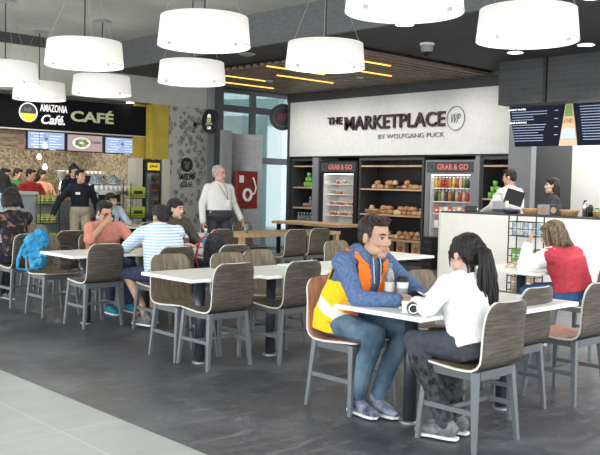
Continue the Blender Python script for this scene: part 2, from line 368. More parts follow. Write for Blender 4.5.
# concave steel-clad wall in front of the glass
bm=bmesh.new(); A=[];N=16
for i in range(N+1):
    u=i/N; x=10.30+.80*u; y=13.02+.20*math.sin(PI*u); A.append((x,y))
def strip(pts,z0,z1,th):
    bm=bmesh.new(); r=[]
    for x,y in pts: r.append([bm.verts.new(q) for q in ((x,y,z0),(x,y,z1),(x,y+th,z1),(x,y+th,z0))])
    for a,b in zip(r,r[1:]):
        for j in range(4): bm.faces.new([a[j],b[j],b[(j+1)%4],a[(j+1)%4]])
    bm.faces.new(r[0]); bm.faces.new(r[-1][::-1]); bmesh.ops.recalc_face_normals(bm,faces=bm.faces[:]); return bm
S('wall_steel',strip(A,0,2.45,.06),'steel_wall',smooth=False); S('trim_5',bx(10.08,10.30,13.0,13.1,0,2.48),'grey_col')
# marketplace fascia wall
S('wall_marketplace',bx(XW,XW+.2,7.95,13.42,2.06,3.2),'plaster'); S('trim_6',bx(XW-.02,XW+.2,7.9,13.5,3.2,ZL),'dark_strip')
S('trim_7',bx(XW-.04,XW-.0,7.7,13.5,ZL-.07,ZL),'face_grey')
S('trim_8',bx(XW+.0,XW+.7,13.42,13.5,0,3.2),'charcoal')
S('wall_unit_back',bx(XW+.62,XW+.7,7.95,13.4,0,2.06),'black_wall'); S('trim_9',bx(XW+.03,XW+.62,7.95,13.4,2.03,2.07),'black')
S('column_3',bx(XW-.05,XW+.1,7.52,7.95,0,ZL),'unit_grey')
# kitchen behind the counter
S('wall_kitchen_dark',bx(13.6,13.75,7.6,10.2,0,ZL),'kitchen_grey'); S('wall_kitchen_right',bx(13.6,13.75,2,7.6,0,ZL),'white_wall')
S('beam_brick',bx(11.4,12.1,2,7.68,2.78,ZL),'charcoal_brick')
S('trim_10',bx(11.36,11.4,6.83,6.88,2.78,ZL),'black')
# slatted wood ceiling raft with orange light lines
def inb(v,a,b): return a<=v<=b
rt_=root('slatted_ceiling_panel',(10.6,10.6,ZL-.05)); rt_['kind']='structure'
sb=bmesh.new(); y=8.35
while y<13.3:
    bx(-1.65,1.52,y-10.6,y-10.6+.10,-.03,.02,sb); y+=.18
obj('slats',sb,'slat_wood',rt_); obj('backing',bx(-1.65,1.52,-2.3,2.75,.031,.045),'black',rt_)
for (px0,px1,yy) in ((8.97,10.27,10.45),(9.28,10.27,11.97),(9.91,11.12,12.75),(9.83,11.21,11.17),(9.48,10.17,8.87),(10.36,11.11,9.66)):
    obj('light_line',bx(px0-10.6,px1-10.6,yy-10.6-.015,yy-10.6+.02,-.045,-.031),'orange_glow',rt_)
for (x,y) in ((8.03,6.79),(10.69,6.94),(10.72,5.85),(8.15,4.4)):
    t=root('recessed_downlight',(x,y,ZL),0,'',''); bm=ring(bmesh.new(),(0,0,-.012),.13,.02,Matrix.Identity(3),.012); obj('bezel',bm,'steel',t)
    obj('lens',disc(bmesh.new(),(0,0,-.010),.11,Matrix.Identity(3),.006),'spot_glow',t)
    lab={8.03:'round recessed downlight just left of the ceiling camera',10.69:'round recessed downlight above the left menu board',10.72:'round recessed downlight near the right edge, lower of two',8.15:'round recessed downlight in the top right corner'}[x]
    tag(t,lab,'ceiling light','recessed downlights in the dark ceiling')
    l=bpy.data.lights.new('downlight','SPOT'); l.energy=160; l.spot_size=2.0; l.spot_blend=.8; l.shadow_soft_size=.12; l.color=(1,.95,.88); lo=bpy.data.objects.new('downlight_or_fill',l); C.objects.link(lo); lo.location=(x,y,ZL-.03)
for (x,y,lab) in ((8.3,10.15,'flat grey speaker disc by the large drum lamps'),(10.27,11.9,'small pale disc on the wood slats, left one'),(10.9,10.2,'small pale disc on the wood slats, right one')):
    zz=ZL if x<8.9 else ZL-.08
    r=.13 if x<8.9 else .07
    tag(obj('ceiling_disc',lathe([(0,-.03),(r*.7,-.028),(r,-.012),(r,0),(0,0)]),'steel',smooth=True),lab,'ceiling speaker').location=(x,y,zz)
t=root('dome_camera',(9.3,7.45,ZL),0,'white dome security camera hanging from the dark ceiling','security camera')
obj('housing',lathe([(0,0),(.085,0),(.085,-.10),(.07,-.12),(0,-.12)]),'sign_white' if 0 else 'plastic_grey',t,smooth=False); obj('base_ring',lathe([(0,.0),(.10,.0),(.10,-.03),(.086,-.03),(0,-.03)]),'paper',t); obj('dome',lathe([(.07,-.12),(.062,-.155),(.035,-.185),(0,-.195)]),'black_gloss',t,smooth=True)
t=tag(obj('ceiling_light',disc(bmesh.new(),(0,0,0),.07,Matrix.Identity(3),.01),'spot_glow'),'small lit downlight in the pale soffit above the cafe sign','ceiling light'); t.location=(8.62,14.0,2.938)

# ------------------------------------------------------------------ drum lamps
def drum(x,y,z,lab,r=.45,h=.275):
    t=root('drum_pendant',(x,y,z),0.35,lab,'pendant lamp','white drum pendants over the tables')
    obj('shade',lathe([(r,0),(r*.94,h),(r*.925,h),(r*.985,.0),(r,0)],seg=56),'shade',t,smooth=True)
    obj('diffuser',lathe([(0,.012),(r*.97,.012),(r*.97,.022),(0,.022)],seg=48),'diffuser',t)
    obj('rim',ring(bmesh.new(),(0,0,-.004),r+.002,.012,Matrix.Identity(3),.012,56),'paper',t)
    for k in range(3):
        a=k*2*PI/3+.5; obj('clip',bx(-.02,.02,-.006,.006,-.02,.01),'plastic_grey',t).matrix_local=Matrix.Translation((r*math.cos(a)*.8,r*math.sin(a)*.8,0))@Matrix.Rotation(a,4,'Z')
        q=V((r*.92*math.cos(a),r*.92*math.sin(a),h)); obj('suspension_wire',tube([q,V((q.x*.18,q.y*.18,ZC-z-.03))],.0022,seg=5),'wire',t)
    obj('cord',tube([(0,0,h*.6),(0,0,ZC-z-.02)],.009,seg=6),'cord',t); obj('canopy',lathe([(0,0),(.13,0),(.14,-.02),(.06,-.03),(0,-.03)]),'plastic_grey',t).location=(0,0,ZC-z)
    l=bpy.data.lights.new('bulb','POINT'); l.energy=14; l.color=(1,.93,.82); l.shadow_soft_size=.3; lo=bpy.data.objects.new('lamp_bulb',l); C.objects.link(lo); lo.location=(x,y,z-.12)
for a in ((4.95,6.71,2.78,'large white drum pendant left of centre, above the smaller centre one'),(4.9,8.96,2.78,'white drum pendant in front of the cafe sign, second largest on the left'),
    (6.66,9.29,2.78,'white drum pendant directly below the large one left of centre'),(6.68,11.67,2.78,'smaller white drum pendant overlapping the cafe sign, right one'),
    (6.45,13.3,2.78,'smallest white drum pendant, in front of the round cafe emblem'),(5.05,11.45,2.78,'white drum pendant cut off by the left edge'),
    (6.75,6.86,2.78,'white drum pendant in front of the orange ceiling light lines'),(4.98,4.22,2.78,'largest white drum pendant, cut off by the top edge'),(6.65,4.2,2.78,'white drum pendant at upper right above the menu boards')):
    drum(*a,r=.43 if a[1]==13.3 else .45)

# ------------------------------------------------------------------ chairs
def chair_parts(t,red=0,seat_bounce=0):  # flags pick the wood that carries the painted vest bounce
    prof=[(.205,.462),(.19,.468),(.12,.466),(.03,.458),(-.06,.452),(-.12,.453)]
    back=[(-.12,.453),(-.16,.458),(-.192,.474),(-.212,.505),(-.222,.545),(-.232,.60),(-.243,.66),(-.254,.72),(-.264,.775),(-.272,.81),(-.276,.825),(-.279,.835),(-.281,.84)]
    def sheet(P,wf,m3,flip=False):
        bm=bmesh.new(); NU=14; T=.013; n=len(P); F=[];B=[]
        for i,(y,z) in enumerate(P):
            a=V(P[max(i-1,0)]);b=V(P[min(i+1,n-1)]); d=(b-a).normalized(); nn=V((d.y,-d.x)) # (y,z) normal
            if nn.y<0 and i==0: pass
            fr=[];bk=[]
            for j in range(NU+1):
                u=-1+2*j/NU; w=wf(i/(n-1),z,y); cur=.03*u*u*max(0,min(1,(z-.5)/.2))
                x=u*w; fr.append(bm.verts.new((x,y+cur,z))); bk.append(bm.verts.new((x,y+cur-nn.x*T*-1 if 0 else y+cur+(-T*nn.x if nn.x>0 else T*nn.x)*1.0,z-abs(nn.y)*T)))
            F.append(fr);B.append(bk)
        def q(a,mi):
            f=bm.faces.new(a); f.material_index=mi
        for i in range(n-1):
            for j in range(NU):
                q([F[i][j],F[i+1][j],F[i+1][j+1],F[i][j+1]],1); q([B[i][j],B[i][j+1],B[i+1][j+1],B[i+1][j]],0)
            q([F[i][0],B[i][0],B[i+1][0],F[i+1][0]],2); q([F[i][NU],F[i+1][NU],B[i+1][NU],B[i][NU]],2)
        for j in range(NU):
            q([F[0][j],F[0][j+1],B[0][j+1],B[0][j]],2); q([F[-1][j],B[-1][j],B[-1][j+1],F[-1][j+1]],2)
        bmesh.ops.recalc_face_normals(bm,faces=bm.faces[:]); return bm
    def wb(s,z,y):
        w=.208-.012*(z-.45)/.39
        top=.84
        if z>top-.09: k=(z-(top-.09))/.09; w-=.085*(1-math.sqrt(max(0,1-k*k)))
        return w
    def ws(s,z,y):
        w=.208
        if y>.14: k=(y-.14)/.066; w-=.05*(1-math.sqrt(max(0,1-k*k)))
        return w
    # refine tops
    P2=[];
    for a,b in zip(back,back[1:]):
        P2+= [tuple(V(a).lerp(V(b),k/2)) for k in range(2)]
    P2.append(back[-1])
    P1=[(.2056,.462),(.203,.464),(.198,.466),(.185,.468)]+prof[2:]
    inner='shell_bounce' if red or seat_bounce else 'shell_inner'
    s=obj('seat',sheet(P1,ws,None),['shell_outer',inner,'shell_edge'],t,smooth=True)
    k=obj('backrest',sheet(P2,wb,None),['shell_bounce' if red else 'shell_outer','shell_bounce' if red else 'shell_inner','shell_edge'],t,smooth=True)
    for o in (s,k):
        for p in o.data.polygons:
            if p.material_index==2: p.use_smooth=False
    fr=bmesh.new()
    for a in ((-.185,-.155,-.17,.17),(.155,.185,-.17,.17),(-.155,.155,-.19,-.16),(-.155,.155,.14,.17)): bx(*a,.395,.444,fr)
    obj('seat_frame',fr,'apron_grey',t)
    def leg(sx,sy):
        bm=bmesh.new(); top=V((sx*.172,sy*.165,.442)); bot=V((sx*.212,.195 if sy>0 else -.2,0)); a,b=.020,.0125
        r=[[bm.verts.new(c+V((i*h*1.0,j*h,0))) for i,j in ((-1,-1),(1,-1),(1,1),(-1,1))] for c,h in ((bot,b),(top,a))]
        for k in range(4): bm.faces.new([r[0][k],r[0][(k+1)%4],r[1][(k+1)%4],r[1][k]])
        bm.faces.new(r[0][::-1]); bm.faces.new(r[1]); return bm
    for sx in (-1,1):
        for sy in (-1,1): obj('leg',leg(sx,sy),'leg_grey',t,bevel=.003)
        obj('stretcher',bx(sx*.194-.008,sx*.194+.008,-.18,.175,.20,.228),'leg_grey',t)
    obj('stretcher',bx(-.19,.19,-.01,.012,.203,.225),'leg_grey',t)
def newchair(red=0,seat_bounce=0):
    t=root('dining_chair',(0,0,0)); t['category']='chair'; chair_parts(t,red,seat_bounce); return t
CH=newchair(); first=[True]
def chair(x,y,d,label,rz=0,src=None):
    a=(0 if d>0 else PI)+rz
    if src is None and first[0]:
        first[0]=False; CH.location=(x,y,0); CH.rotation_euler=(0,0,a); tag(CH,label,None,'grey-legged plywood dining chairs'); return CH
    if src is not None: src.location=(x,y,0); src.rotation_euler=(0,0,a); tag(src,label,None,'grey-legged plywood dining chairs'); return src
    return copy_tree(CH,(x,y,0),a,label,'grey-legged plywood dining chairs')
chair(4.04,2.86,1,'plywood chair the woman in white sits on, nearest the bottom edge')
chair(4.79,3.13,1,'empty plywood chair directly behind the ponytailed woman, back towards us',.02)
chair(4.05,3.80,-1,'plywood chair under the man in the orange vest, vest bounce painted on its shell',0,newchair(red=1))
chair(5.42,3.03,1,'plywood chair at the right edge, red vest bounce painted on its seat',0,newchair(seat_bounce=1))
chair(4.95,3.72,-1,'pale-fronted chair between the man and woman, across the white table',.05)
chair(4.11,5.37,1,'empty plywood chair in the middle foreground, brown back towards us')
chair(4.11,5.78,-1,'plywood chair at the left end of the empty centre table, front towards us',-.04)
chair(4.74,5.25,1,'plywood chair just left of the orange vest, brown back towards us')
chair(4.66,5.67,-1,'pale-fronted chair just behind the centre foreground chair back')
chair(5.13,5.80,-1,'pale-fronted chair beside the second centre table, below the wood table')
chair(5.36,6.93,1,'plywood chair back in front of the black backpack')
chair(4.69,6.97,1,'plywood chair the man in the striped tee sits on',-.04)
chair(4.28,7.6,1,'plywood chair in front of the man in coral, back towards us')
chair(4.27,8.45,-1,'plywood chair holding the blue backpack')
chair(4.3,9.3,1,'plywood chair behind the woman in the floral top, cut by left edge')
chair(4.95,8.55,-1,'chair mostly hidden behind the man in the coral shirt')
chair(5.02,9.7,1,'plain brown chair back just left of the man in coral')
chair(5.2,10.6,-1,'small round-topped pale chair beside the floral woman')
chair(5.6,8.22,-1,'chair under the dark-haired person behind the striped tee')
chair(7.03,9.3,1,'brown chair back just in front of the standing man')
chair(7.2,11.3,1,'dark chair back between the coral shirt and the striped tee')
chair(6.78,6.40,-1,'pale-fronted chair just left of the hooded man, near his shoulder')
chair(8.02,8.88,1,'left of two dark chairs at the wood-topped table, back towards us')
chair(8.58,8.98,1,'right of two dark chairs at the wood-topped table, back towards us')
chair(8.1,10.5,-1,'left pale chair on the far side of the wood-topped table')
chair(8.75,10.5,-1,'right pale chair on the far side of the wood-topped table')
chair(6.97,4.64,-1,'chair beyond the white table of the woman in the red vest')
chair(6.97,3.74,1,'chair the woman in the red vest sits on, at the right edge')
chair(7.3,12.55,-1,'chair under the woman on the phone, far left')

# ------------------------------------------------------------------ tables
def cafe_table():
    t=root('cafe_table',(0,0,0)); t['category']='table'
    tp=obj('tabletop',bx(-.34,.34,-.34,.34,.700,.724),'laminate',t,bevel=.004); obj('edge_band',bx(-.3425,.3425,-.3425,.3425,.697,.7215),'table_edge',t,bevel=.003)
    obj('pole',tube([(0,0,.012),(0,0,.69)],.042,seg=20),'pole_grey',t,smooth=True); obj('floor_flange',lathe([(0,0),(.062,0),(.062,.010),(.05,.014),(0,.014)]),'steel',t)
    br=bmesh.new(); bx(-.2,.2,-.02,.02,.678,.696,br); bx(-.02,.02,-.2,.2,.679,.6965,br); obj('support_arm',br,'paper',t)
    return t
TB=cafe_table()
tl=[(4.05,3.30,'white square table between the hooded man and the woman in white'),(4.80,3.13,'white table behind the woman in white, empty'),(4.06,5.5,'empty white table in the centre foreground, left one'),(4.73,5.4,'empty white table in the centre foreground, right one'),(5.48,5.45,'white table mostly hidden beside the orange vest'),(4.27,7.72,'white table in front of the man in coral'),(4.95,7.68,'white table the man in the striped tee leans on'),(5.66,7.42,'white table with a water bottle'),(7.09,9.82,'small white table just left of the standing man'),(7.5,12.05,'far white table beside the woman on the phone'),(6.90,4.33,'white table in front of the woman in the red vest'),(6.95,6.0,'white table corner behind the hooded man\'s shoulder'),(4.4,10.0,'white table in front of the floral woman, at the left edge')]
for i,(x,y,l) in enumerate(tl):
    o=TB if i==0 else copy_tree(TB,(x,y,0),0); o.location=(x,y,0); tag(o,l,None,'square white pedestal tables')
def wtable(x0,x1,y0,y1,z,lab,solid=0,name='wood_table'):
    t=root(name,((x0+x1)/2,(y0+y1)/2,0),0,lab,'table'); a,b=(x1-x0)/2,(y1-y0)/2
    obj('tabletop',bx(-a,a,-b,b,z-.05,z),'oak',t,bevel=.004)
    if solid:
        obj('base_cabinet',bx(-a+.1,a-.05,-b+.05,b*.1,0,z-.05),'black',t)
        obj('leg',bx(-a+.1,-a+.16,b-.1,b-.04,0,z-.05),'black',t)
    else:
        for sx in (-1,1):
            for sy in (-1,1): obj('leg',bx(sx*(a-.05)-.035,sx*(a-.05)+.035,sy*(b-.05)-.035,sy*(b-.05)+.035,0,z-.05),'oak',t)
wtable(7.5,9.5,9.22,9.9,.745,'oak-topped table near the standing man with a glass on it')
wtable(10.75,11.4,10.5,12.3,.76,'long oak-topped table in front of the shop shelves',1)

# ------------------------------------------------------------------ cafe front
t=root('cafe_sign',(7.6,14.1,2.62),0,'black cafe sign with white and green lettering above the menu screens','sign')
obj('panel',bx(-2.2,1.44,0,.12,-.29,.28),'black_wall',t); obj('lower_edge',bx(-2.2,1.44,-.01,.12,-.305,-.285),'cream_trim',t)
bm=ring(bmesh.new(),(-.97,-.008,0),.17,.018,WY,.012); e=obj('emblem_ring',bm,'sign_white',t); obj('emblem_face',disc(bmesh.new(),(-.97,-.004,0),.153,WY,.006),'charcoal',e)
obj('emblem_landscape',prism([V((-.97+.145*math.cos(a),-.016,-.145*abs(math.sin(a)) if 1 else 0))+V((0,0,-.02)) for a in [PI*k/14 for k in range(15)]],(0,-.004,0)),'sign_yellow',e)
for dx,dz,rr in ((-.05,.05,.03),(.03,.06,.035),(.0,.02,.02)): obj('emblem_leaf',disc(bmesh.new(),(-.97+dx,-.014,dz),rr,WY,.005),'sign_grey',e)
text('letters','AMAZONIA',.52,.13,(-.49,-.012,.10),WY,'sign_white',t,bold=.012)
text('letters','Café.',.45,.17,(-.5,-.012,-.10),WY,'sign_white',t,bold=.02,shear=.3)
for s,z in (('sign_lime',0),): text('letters','CAFÉ',.88-.03*z,.24-.02*z,(.28,-.012-.01*z,.02),WY,s,t,bold=.03,ext=.006)
# menu screens
def screen(x0,x1,y,z0,z1,m,lab,food=0):
    t=root('menu_screen',((x0+x1)/2,y,(z0+z1)/2),0,lab,'menu screen','lit menu screens over the cafe counter'); w=(x1-x0)/2;h=(z1-z0)/2
    obj('frame',bx(-w,w,0,.06,-h,h),'black',t); obj('display',bx(-w+.02,w-.02,-.006,0,-h+.02,h-.02),m,t)
    if food:
        e=obj('picture_plate',disc(bmesh.new(),(-.08,-.012,0),.11,WY,.004,sx=1.7),'sign_white',t)
        for k in range(7):
            a=k*.9; obj('picture_food',disc(bmesh.new(),(-.08+.1*math.cos(a),-.017-.0004*k,.05*math.sin(a)),.035,WY,.003,sx=1.3),['green_cup','lime_pack','sign_lime','bread_pale'][k%4],e)
        text('caption','Ensaladas',.2,.06,(.23,-.012,.03),WY,'label_blue',t)
    else:
        for k in range(6): obj('menu_line',bx(-w*.8+.05*(k%2),-w*.1-.05*(k%3),-.011,-.007,h*.7-k*.05,h*.7-k*.05+.006),'screen_white',t); obj('menu_line',bx(w*.15,w*.8-.06*(k%3),-.011,-.007,h*.5-k*.05,h*.5-k*.05+.006),'screen_white',t)
        obj('menu_icon',disc(bmesh.new(),(0,-.012,.03),.025,WY,.003),'label_blue',t)
screen(6.85,7.6,14.6,2.0,2.34,'screen_blue','pale blue menu screen, left of three over the cafe counter')
screen(7.63,8.39,14.6,1.99,2.33,'screen_pink','menu screen showing a plate of salad, middle of three',1)
screen(8.43,9.2,14.6,1.985,2.32,'screen_blue','pale blue menu screen, right of three next to the yellow wall')
tag(obj('stacked_wood_display',bx(5.2,6.8,14.6,14.68,1.99,2.33),'stack_wood'),'panel of stacked wooden strips left of the menu screens','panel')
S('trim_11',bx(5,9.05,14.62,14.9,2.33,2.9),'black')
# counters
t=root('cafe_counter',(6.0,13.3,0),0,'long grey cafe counter with darker top at far left','counter')
obj('front_panel',bx(-1.6,.40,0,.6,0,1.2),'grey_col',t); obj('worktop',bx(-1.65,.43,-.05,.65,1.2,1.25),'ceil_light',t)
obj('front_panel',bx(.4,1.52,.05,.6,0,1.11),'steel_wall',t); obj('worktop',bx(.4,1.54,.0,.65,1.11,1.15),'oak',t)
t=root('display_case',(7.95,13.35,0),0,'pastry display case with glass front in the cafe','display case')
fr=bmesh.new()
for a in ((-.4,-.36,0,.04,0,1.25),(.36,.4,0,.04,0,1.25),(-.4,.4,0,.04,1.21,1.25),(-.4,-.36,.46,.5,0,1.25),(.36,.4,.46,.5,0,1.25),(-.4,.4,0,.5,0,.35),(-.4,.4,0,.5,1.25,1.28)): bx(*a,fr)
obj('frame',fr,'steel',t); obj('back_panel',bx(-.36,.36,.44,.46,.35,1.21),'charcoal',t)
for z in (.6,.85,1.05): obj('shelf',bx(-.36,.36,.05,.44,z,z+.015),'steel',t)
def lump(name,r,m,sq=(1,.7,.6),seed=0,seg=9):
    bm=bmesh.new(); ell(bm,(0,0,0),(r*sq[0],r*sq[1],r*sq[2]),seg=seg); rr=random.Random(seed)
    for v in bm.verts: v.co*=1+rr.uniform(-.14,.14); v.co.z=max(v.co.z,-r*sq[2]*.7)
    for v in bm.verts: v.co.z+=r*sq[2]*.7
    o=obj(name,bm,m,smooth=True); o['category']='bakery item'; return o
class Rep:
    """one source mesh; further calls copy it"""
    def __init__(s,make): s.make=make; s.src=None
    def put(s,loc,rz=0,label=None,group=None,sc=None):
        if s.src is None: s.src=s.make(); o=s.src
        else:
            o=s.src.copy(); C.objects.link(o)
            for ch in [x for x in bpy.data.objects if x.parent==s.src]:
                c=ch.copy(); C.objects.link(c); c.parent=o
        o.location=loc; o.rotation_euler=(0,0,rz)
        if sc: o.scale=(sc,)*3
        tag(o,label,None,group); return o
pa=Rep(lambda:lump('pastry',.06,'bread',seed=3))
for i in range(5):
    for z in (.616,.866): pa.put((7.68+i*.13,13.6,z),i,'golden pastry in the cafe display case','pastries in the cafe display case')
# espresso gear on the back counter
t=root('back_counter',(8.2,15.6,0),0,'dark back counter behind the cafe staff','counter'); obj('body',bx(-.45,.85,0,.6,0,1.1),'charcoal',t); obj('worktop',bx(-.48,.88,-.03,.62,1.1,1.13),'steel',t)
t=root('espresso_machine',(8.75,15.75,1.13),0,'wide black and chrome espresso machine with cups stacked on top','coffee machine')
obj('body',bx(-.5,.45,0,.4,.12,.42),'black_gloss',t,bevel=.03); obj('drip_tray',bx(-.5,.45,-.12,.35,0,.1),'chrome',t); obj('top_rail',bx(-.5,.45,-.02,.42,.43,.46),'chrome',t)
for k in range(3): g=obj('group_head',tube([(-.3+k*.28,-.05,.28),(-.3+k*.28,-.05,.2)],.04,seg=12),'chrome',t); obj('portafilter_handle',tube([(-.3+k*.28,-.05,.2),(-.3+k*.28,-.2,.18)],.014),'black',g)
cup=Rep(lambda:tag(obj('coffee_cup',lathe([(0,0),(.025,0),(.038,.05),(.04,.06),(.035,.06),(.022,.006),(0,.006)],seg=12),'paper',smooth=True),None,'cup'))
for i in range(9): cup.put((8.32+i*.095,15.9,1.59),0,'white cup on top of the espresso machine','cups on the espresso machine')
t=root('coffee_grinder',(8.1,15.7,1.13),0,'coffee grinder with clear hopper left of the espresso machine','grinder'); obj('body',lathe([(0,0),(.09,0),(.075,.3),(0,.3)]),'chrome',t,smooth=True); obj('hopper',lathe([(.04,.3),(.10,.48),(.10,.52),(0,.52)]),'plastic_grey',t,smooth=True)
def dome(x,y,z,lab):
    t=root('glass_cloche',(x,y,z),0,lab,'cake dome'); obj('stand',lathe([(0,0),(.06,0),(.015,.03),(.015,.10),(.15,.12),(.15,.13),(0,.13)]),'chrome',t,smooth=True); obj('dome',lathe([(.13,.131),(.12,.22),(.07,.28),(0,.30)]),'bottle_clear',t,smooth=True)
dome(7.75,13.68,1.28,'glass cake dome on the display case, left one'); dome(8.1,13.68,1.28,'glass cake dome on the display case, right one')
jar=Rep(lambda:tag(obj('white_mug',lathe([(0,0),(.04,0),(.042,.09),(.036,.09),(.035,.01),(0,.01)],seg=12),'paper',smooth=True),None,'cup'))
for i in range(8): jar.put((7.6+i*.095,13.42,1.28),0,'white cup in the row on the display case top','cups on the display case top')
for k,(x,z,l) in enumerate(((7.1,2.07,'highest'),(6.99,1.86,'left'),(7.1,1.68,'lowest'))):
    t=root('bulb_pendant',(x,14.4,z),0,'small glowing pendant bulb in the cafe, %s of three'%l,'pendant lamp','small pendant bulbs in the cafe'); obj('bulb',lathe([(0,-.05),(.035,-.035),(.04,0),(.02,.05),(0,.06)],seg=12),'bulb',t,smooth=True); obj('cord',tube([(0,0,.06),(0,0,2.95-z)],.004,seg=5),'cord',t)
# wire snack racks
def rack(x,y,w,h,lab,n,m,base=0,deep=.25,wire='black',bh=.09):
    t=root('wire_rack',(x,y,base),0,lab,'display rack'); bm=bmesh.new()
    for sx in (-1,1):
        for yy in (0,deep): tube([(sx*w/2,yy,0),(sx*w/2,yy,h)],.009,bm,6)
    obj('frame',bm,wire,t)
    for k in range(n):
        z=h*(k+.25)/n; b=bmesh.new()
        for zz in (z,z+bh*.5,z+bh): tube([(-w/2,0,zz),(w/2,0,zz)],.005,b,5); tube([(-w/2,deep,zz),(w/2,deep,zz)],.005,b,5); tube([(-w/2,0,zz),(-w/2,deep,zz)],.005,b,5); tube([(w/2,0,zz),(w/2,deep,zz)],.005,b,5)
        for i in range(8): xx=-w/2+w*i/7; tube([(xx,0,z),(xx,0,z+bh)],.003,b,4); tube([(xx,0,z),(xx,deep,z)],.003,b,4)
        obj('basket',b,wire,t)
    return t
def packrep(name,m,w=.1,h=.15,d=.05,lbl='plain'):
    def mk():
        bm=bmesh.new(); bx(-w/2,w/2,-d/2,d/2,0,h,bm); bmesh.ops.subdivide_edges(bm,edges=bm.edges[:],cuts=2)
        for v in bm.verts:
            k=1-abs(v.co.z/h-.5)*1.0; v.co.y*=.35+k
        o=obj(name,bm,m); obj('pack_label',bx(-w*.3,w*.3,-d*.62,-d*.60,h*.35,h*.65),'paper' if lbl=='plain' else 'black',o); o['category']='snack pack'; return o
    return Rep(mk)
rack(6.58,13.15,.34,1.28,'narrow wire rack of green packs at the left of the cafe counter',4,None)
gp=packrep('snack_pack','lime_pack')
for k in range(4):
    for i in range(3): gp.put((6.47+i*.11,13.27,1.28*(k+.25)/4+.006),0,'green snack pack in the narrow wire rack by the left counter','green packs in the left wire rack')
rack(8.24,13.0,.40,1.42,'wire rack of yellow-green packs beside the pastry case',4,None)
gp2=packrep('snack_pack','lime_pack',.30,.2,.08,'b')
for k in range(4):
    for i in range(1): gp2.put((8.24+i*.26,13.12,1.42*(k+.25)/4+.006),0,'yellow-green snack pack in the rack beside the pastry case','packs in the rack by the pastry case')
# cafe fridge
t=root('drinks_fridge',(9.05,YC+.02,0),0,'tall black drinks fridge with yellow header between cream posts','fridge')
fr=bmesh.new()
for a in ((-.17,-.13,0,.4,0,1.88),(.17,.20,0,.4,0,1.88),(-.13,.17,0,.4,0,.1),(-.13,.17,0,.4,1.62,1.88),(-.13,.17,.36,.4,.1,1.62)): bx(*a,fr)
obj('cabinet',fr,'black',t); obj('header',bx(-.11,.16,-.012,0,1.68,1.82),'sign_yellow',t); text('letters','JUGOS',.18,.06,(.02,-.016,1.75),WY,'black',t,bold=.01)
obj('interior',bx(-.128,.168,.30,.355,.11,1.61),'white_wall',t)
for z in (.4,.7,1.0,1.3): obj('shelf',bx(-.13,.17,.05,.3,z,z+.01),'steel',t)
obj('light_strip',bx(-.125,-.105,.05,.09,.12,1.6),'bulb',t)
obj('door_glass',bx(-.13,.17,.005,.012,.1,1.62),'window_glass',t)
def bottle_mk(name,m,r=.028,h=.2,capm='black',cat='bottle'):
    def mk():
        o=obj(name,lathe([(0,0),(r,0),(r,h*.6),(r*.45,h*.78),(r*.42,h*.9),(0,h*.9)],seg=10),m,smooth=True); obj('bottle_cap',lathe([(0,h*.9),(r*.5,h*.9),(r*.5,h),(0,h)],seg=10),capm,o); o['category']=cat; return o
    return Rep(mk)
bb=bottle_mk('drink_bottle','charcoal')
for z in (.41,.71,1.01,1.31):
    for i in range(2): bb.put((9.13+i*.06,YC+.12,z),0,'dark bottle in the cafe drinks fridge','bottles in the cafe fridge')
# round hanging signs and mural lettering
def blade(name,pos,B,r,lab,inner,sx=1):
    t=root(name,pos,0,lab,'sign'); obj('disc',disc(bmesh.new(),(0,0,0),r,B,.05),'black',t); obj('rim',ring(bmesh.new(),B@V((0,0,-.01)),r+.008,.016,B,.07),'charcoal',t); inner(t,B); return t
def in1(t,B):
    obj('emblem_top',disc(bmesh.new(),B@V((0,.09,.05)),.055,B,.006),'sign_white',t); obj('emblem_base',disc(bmesh.new(),B@V((0,.02,.058)),.06,B,.004,sx=1.2),'sign_lime',t)
    text('letters','AMAZONIA',.22,.05,B@V((0,-.05,.052)),B,'sign_lime',t,bold=.02); text('letters','Café',.12,.06,B@V((0,-.125,.052)),B,'sign_white',t,bold=.02)
blade('round_sign',(10.05,YC-.5,2.66),WX,.23,'round black cafe sign on a bracket on the mural wall',in1)
t=tag(obj('sign_bracket',tube([(0,0,0),(0,-.28,0)],.012),'black'),'short black bracket holding the round cafe sign','bracket'); t.location=(10.02,YC,2.62); obj('mount_plate',disc(bmesh.new(),(0,-.012,0),.05,WY,.012),'black',t)
def in2(t,B):
    obj('inner_ring',ring(bmesh.new(),B@V((0,0,.05)),.21,.012,B,.005),'sign_grey',t); text('letters','WP',.22,.16,B@V((0,0,.052)),B,'sign_magenta',t,bold=.01,shear=.3)
R45=Matrix.Rotation(-.55,3,'Z')@WY
blade('round_sign',(12.30,13.78,2.92),R45,.28,'round dark marketplace sign behind the left end of the grey fascia',in2)
t=root('mural_logo',(9.84,YC,1.81),0,'black round logo painted on the grey mural wall with cafe name below','wall logo')
obj('roundel',disc(bmesh.new(),(0,-.0,0),.145,WY,.004),'black',t)
for a,b2,r in ((-.04,.04,.03),(.04,.03,.035),(0,-.04,.05)): obj('roundel_leaf',disc(bmesh.new(),(a,-.004,b2),r,WY,.002),'doodle_wall' if 0 else 'sign_grey',t)
text('letters','AMAZONIA',.40,.13,(0,-.008,-.235),WY,'black',t,ext=.004,bold=.01); text('letters','Café.',.3,.11,(0,-.008,-.39),WY,'black',t,ext=.002,bold=.01,shear=.3)
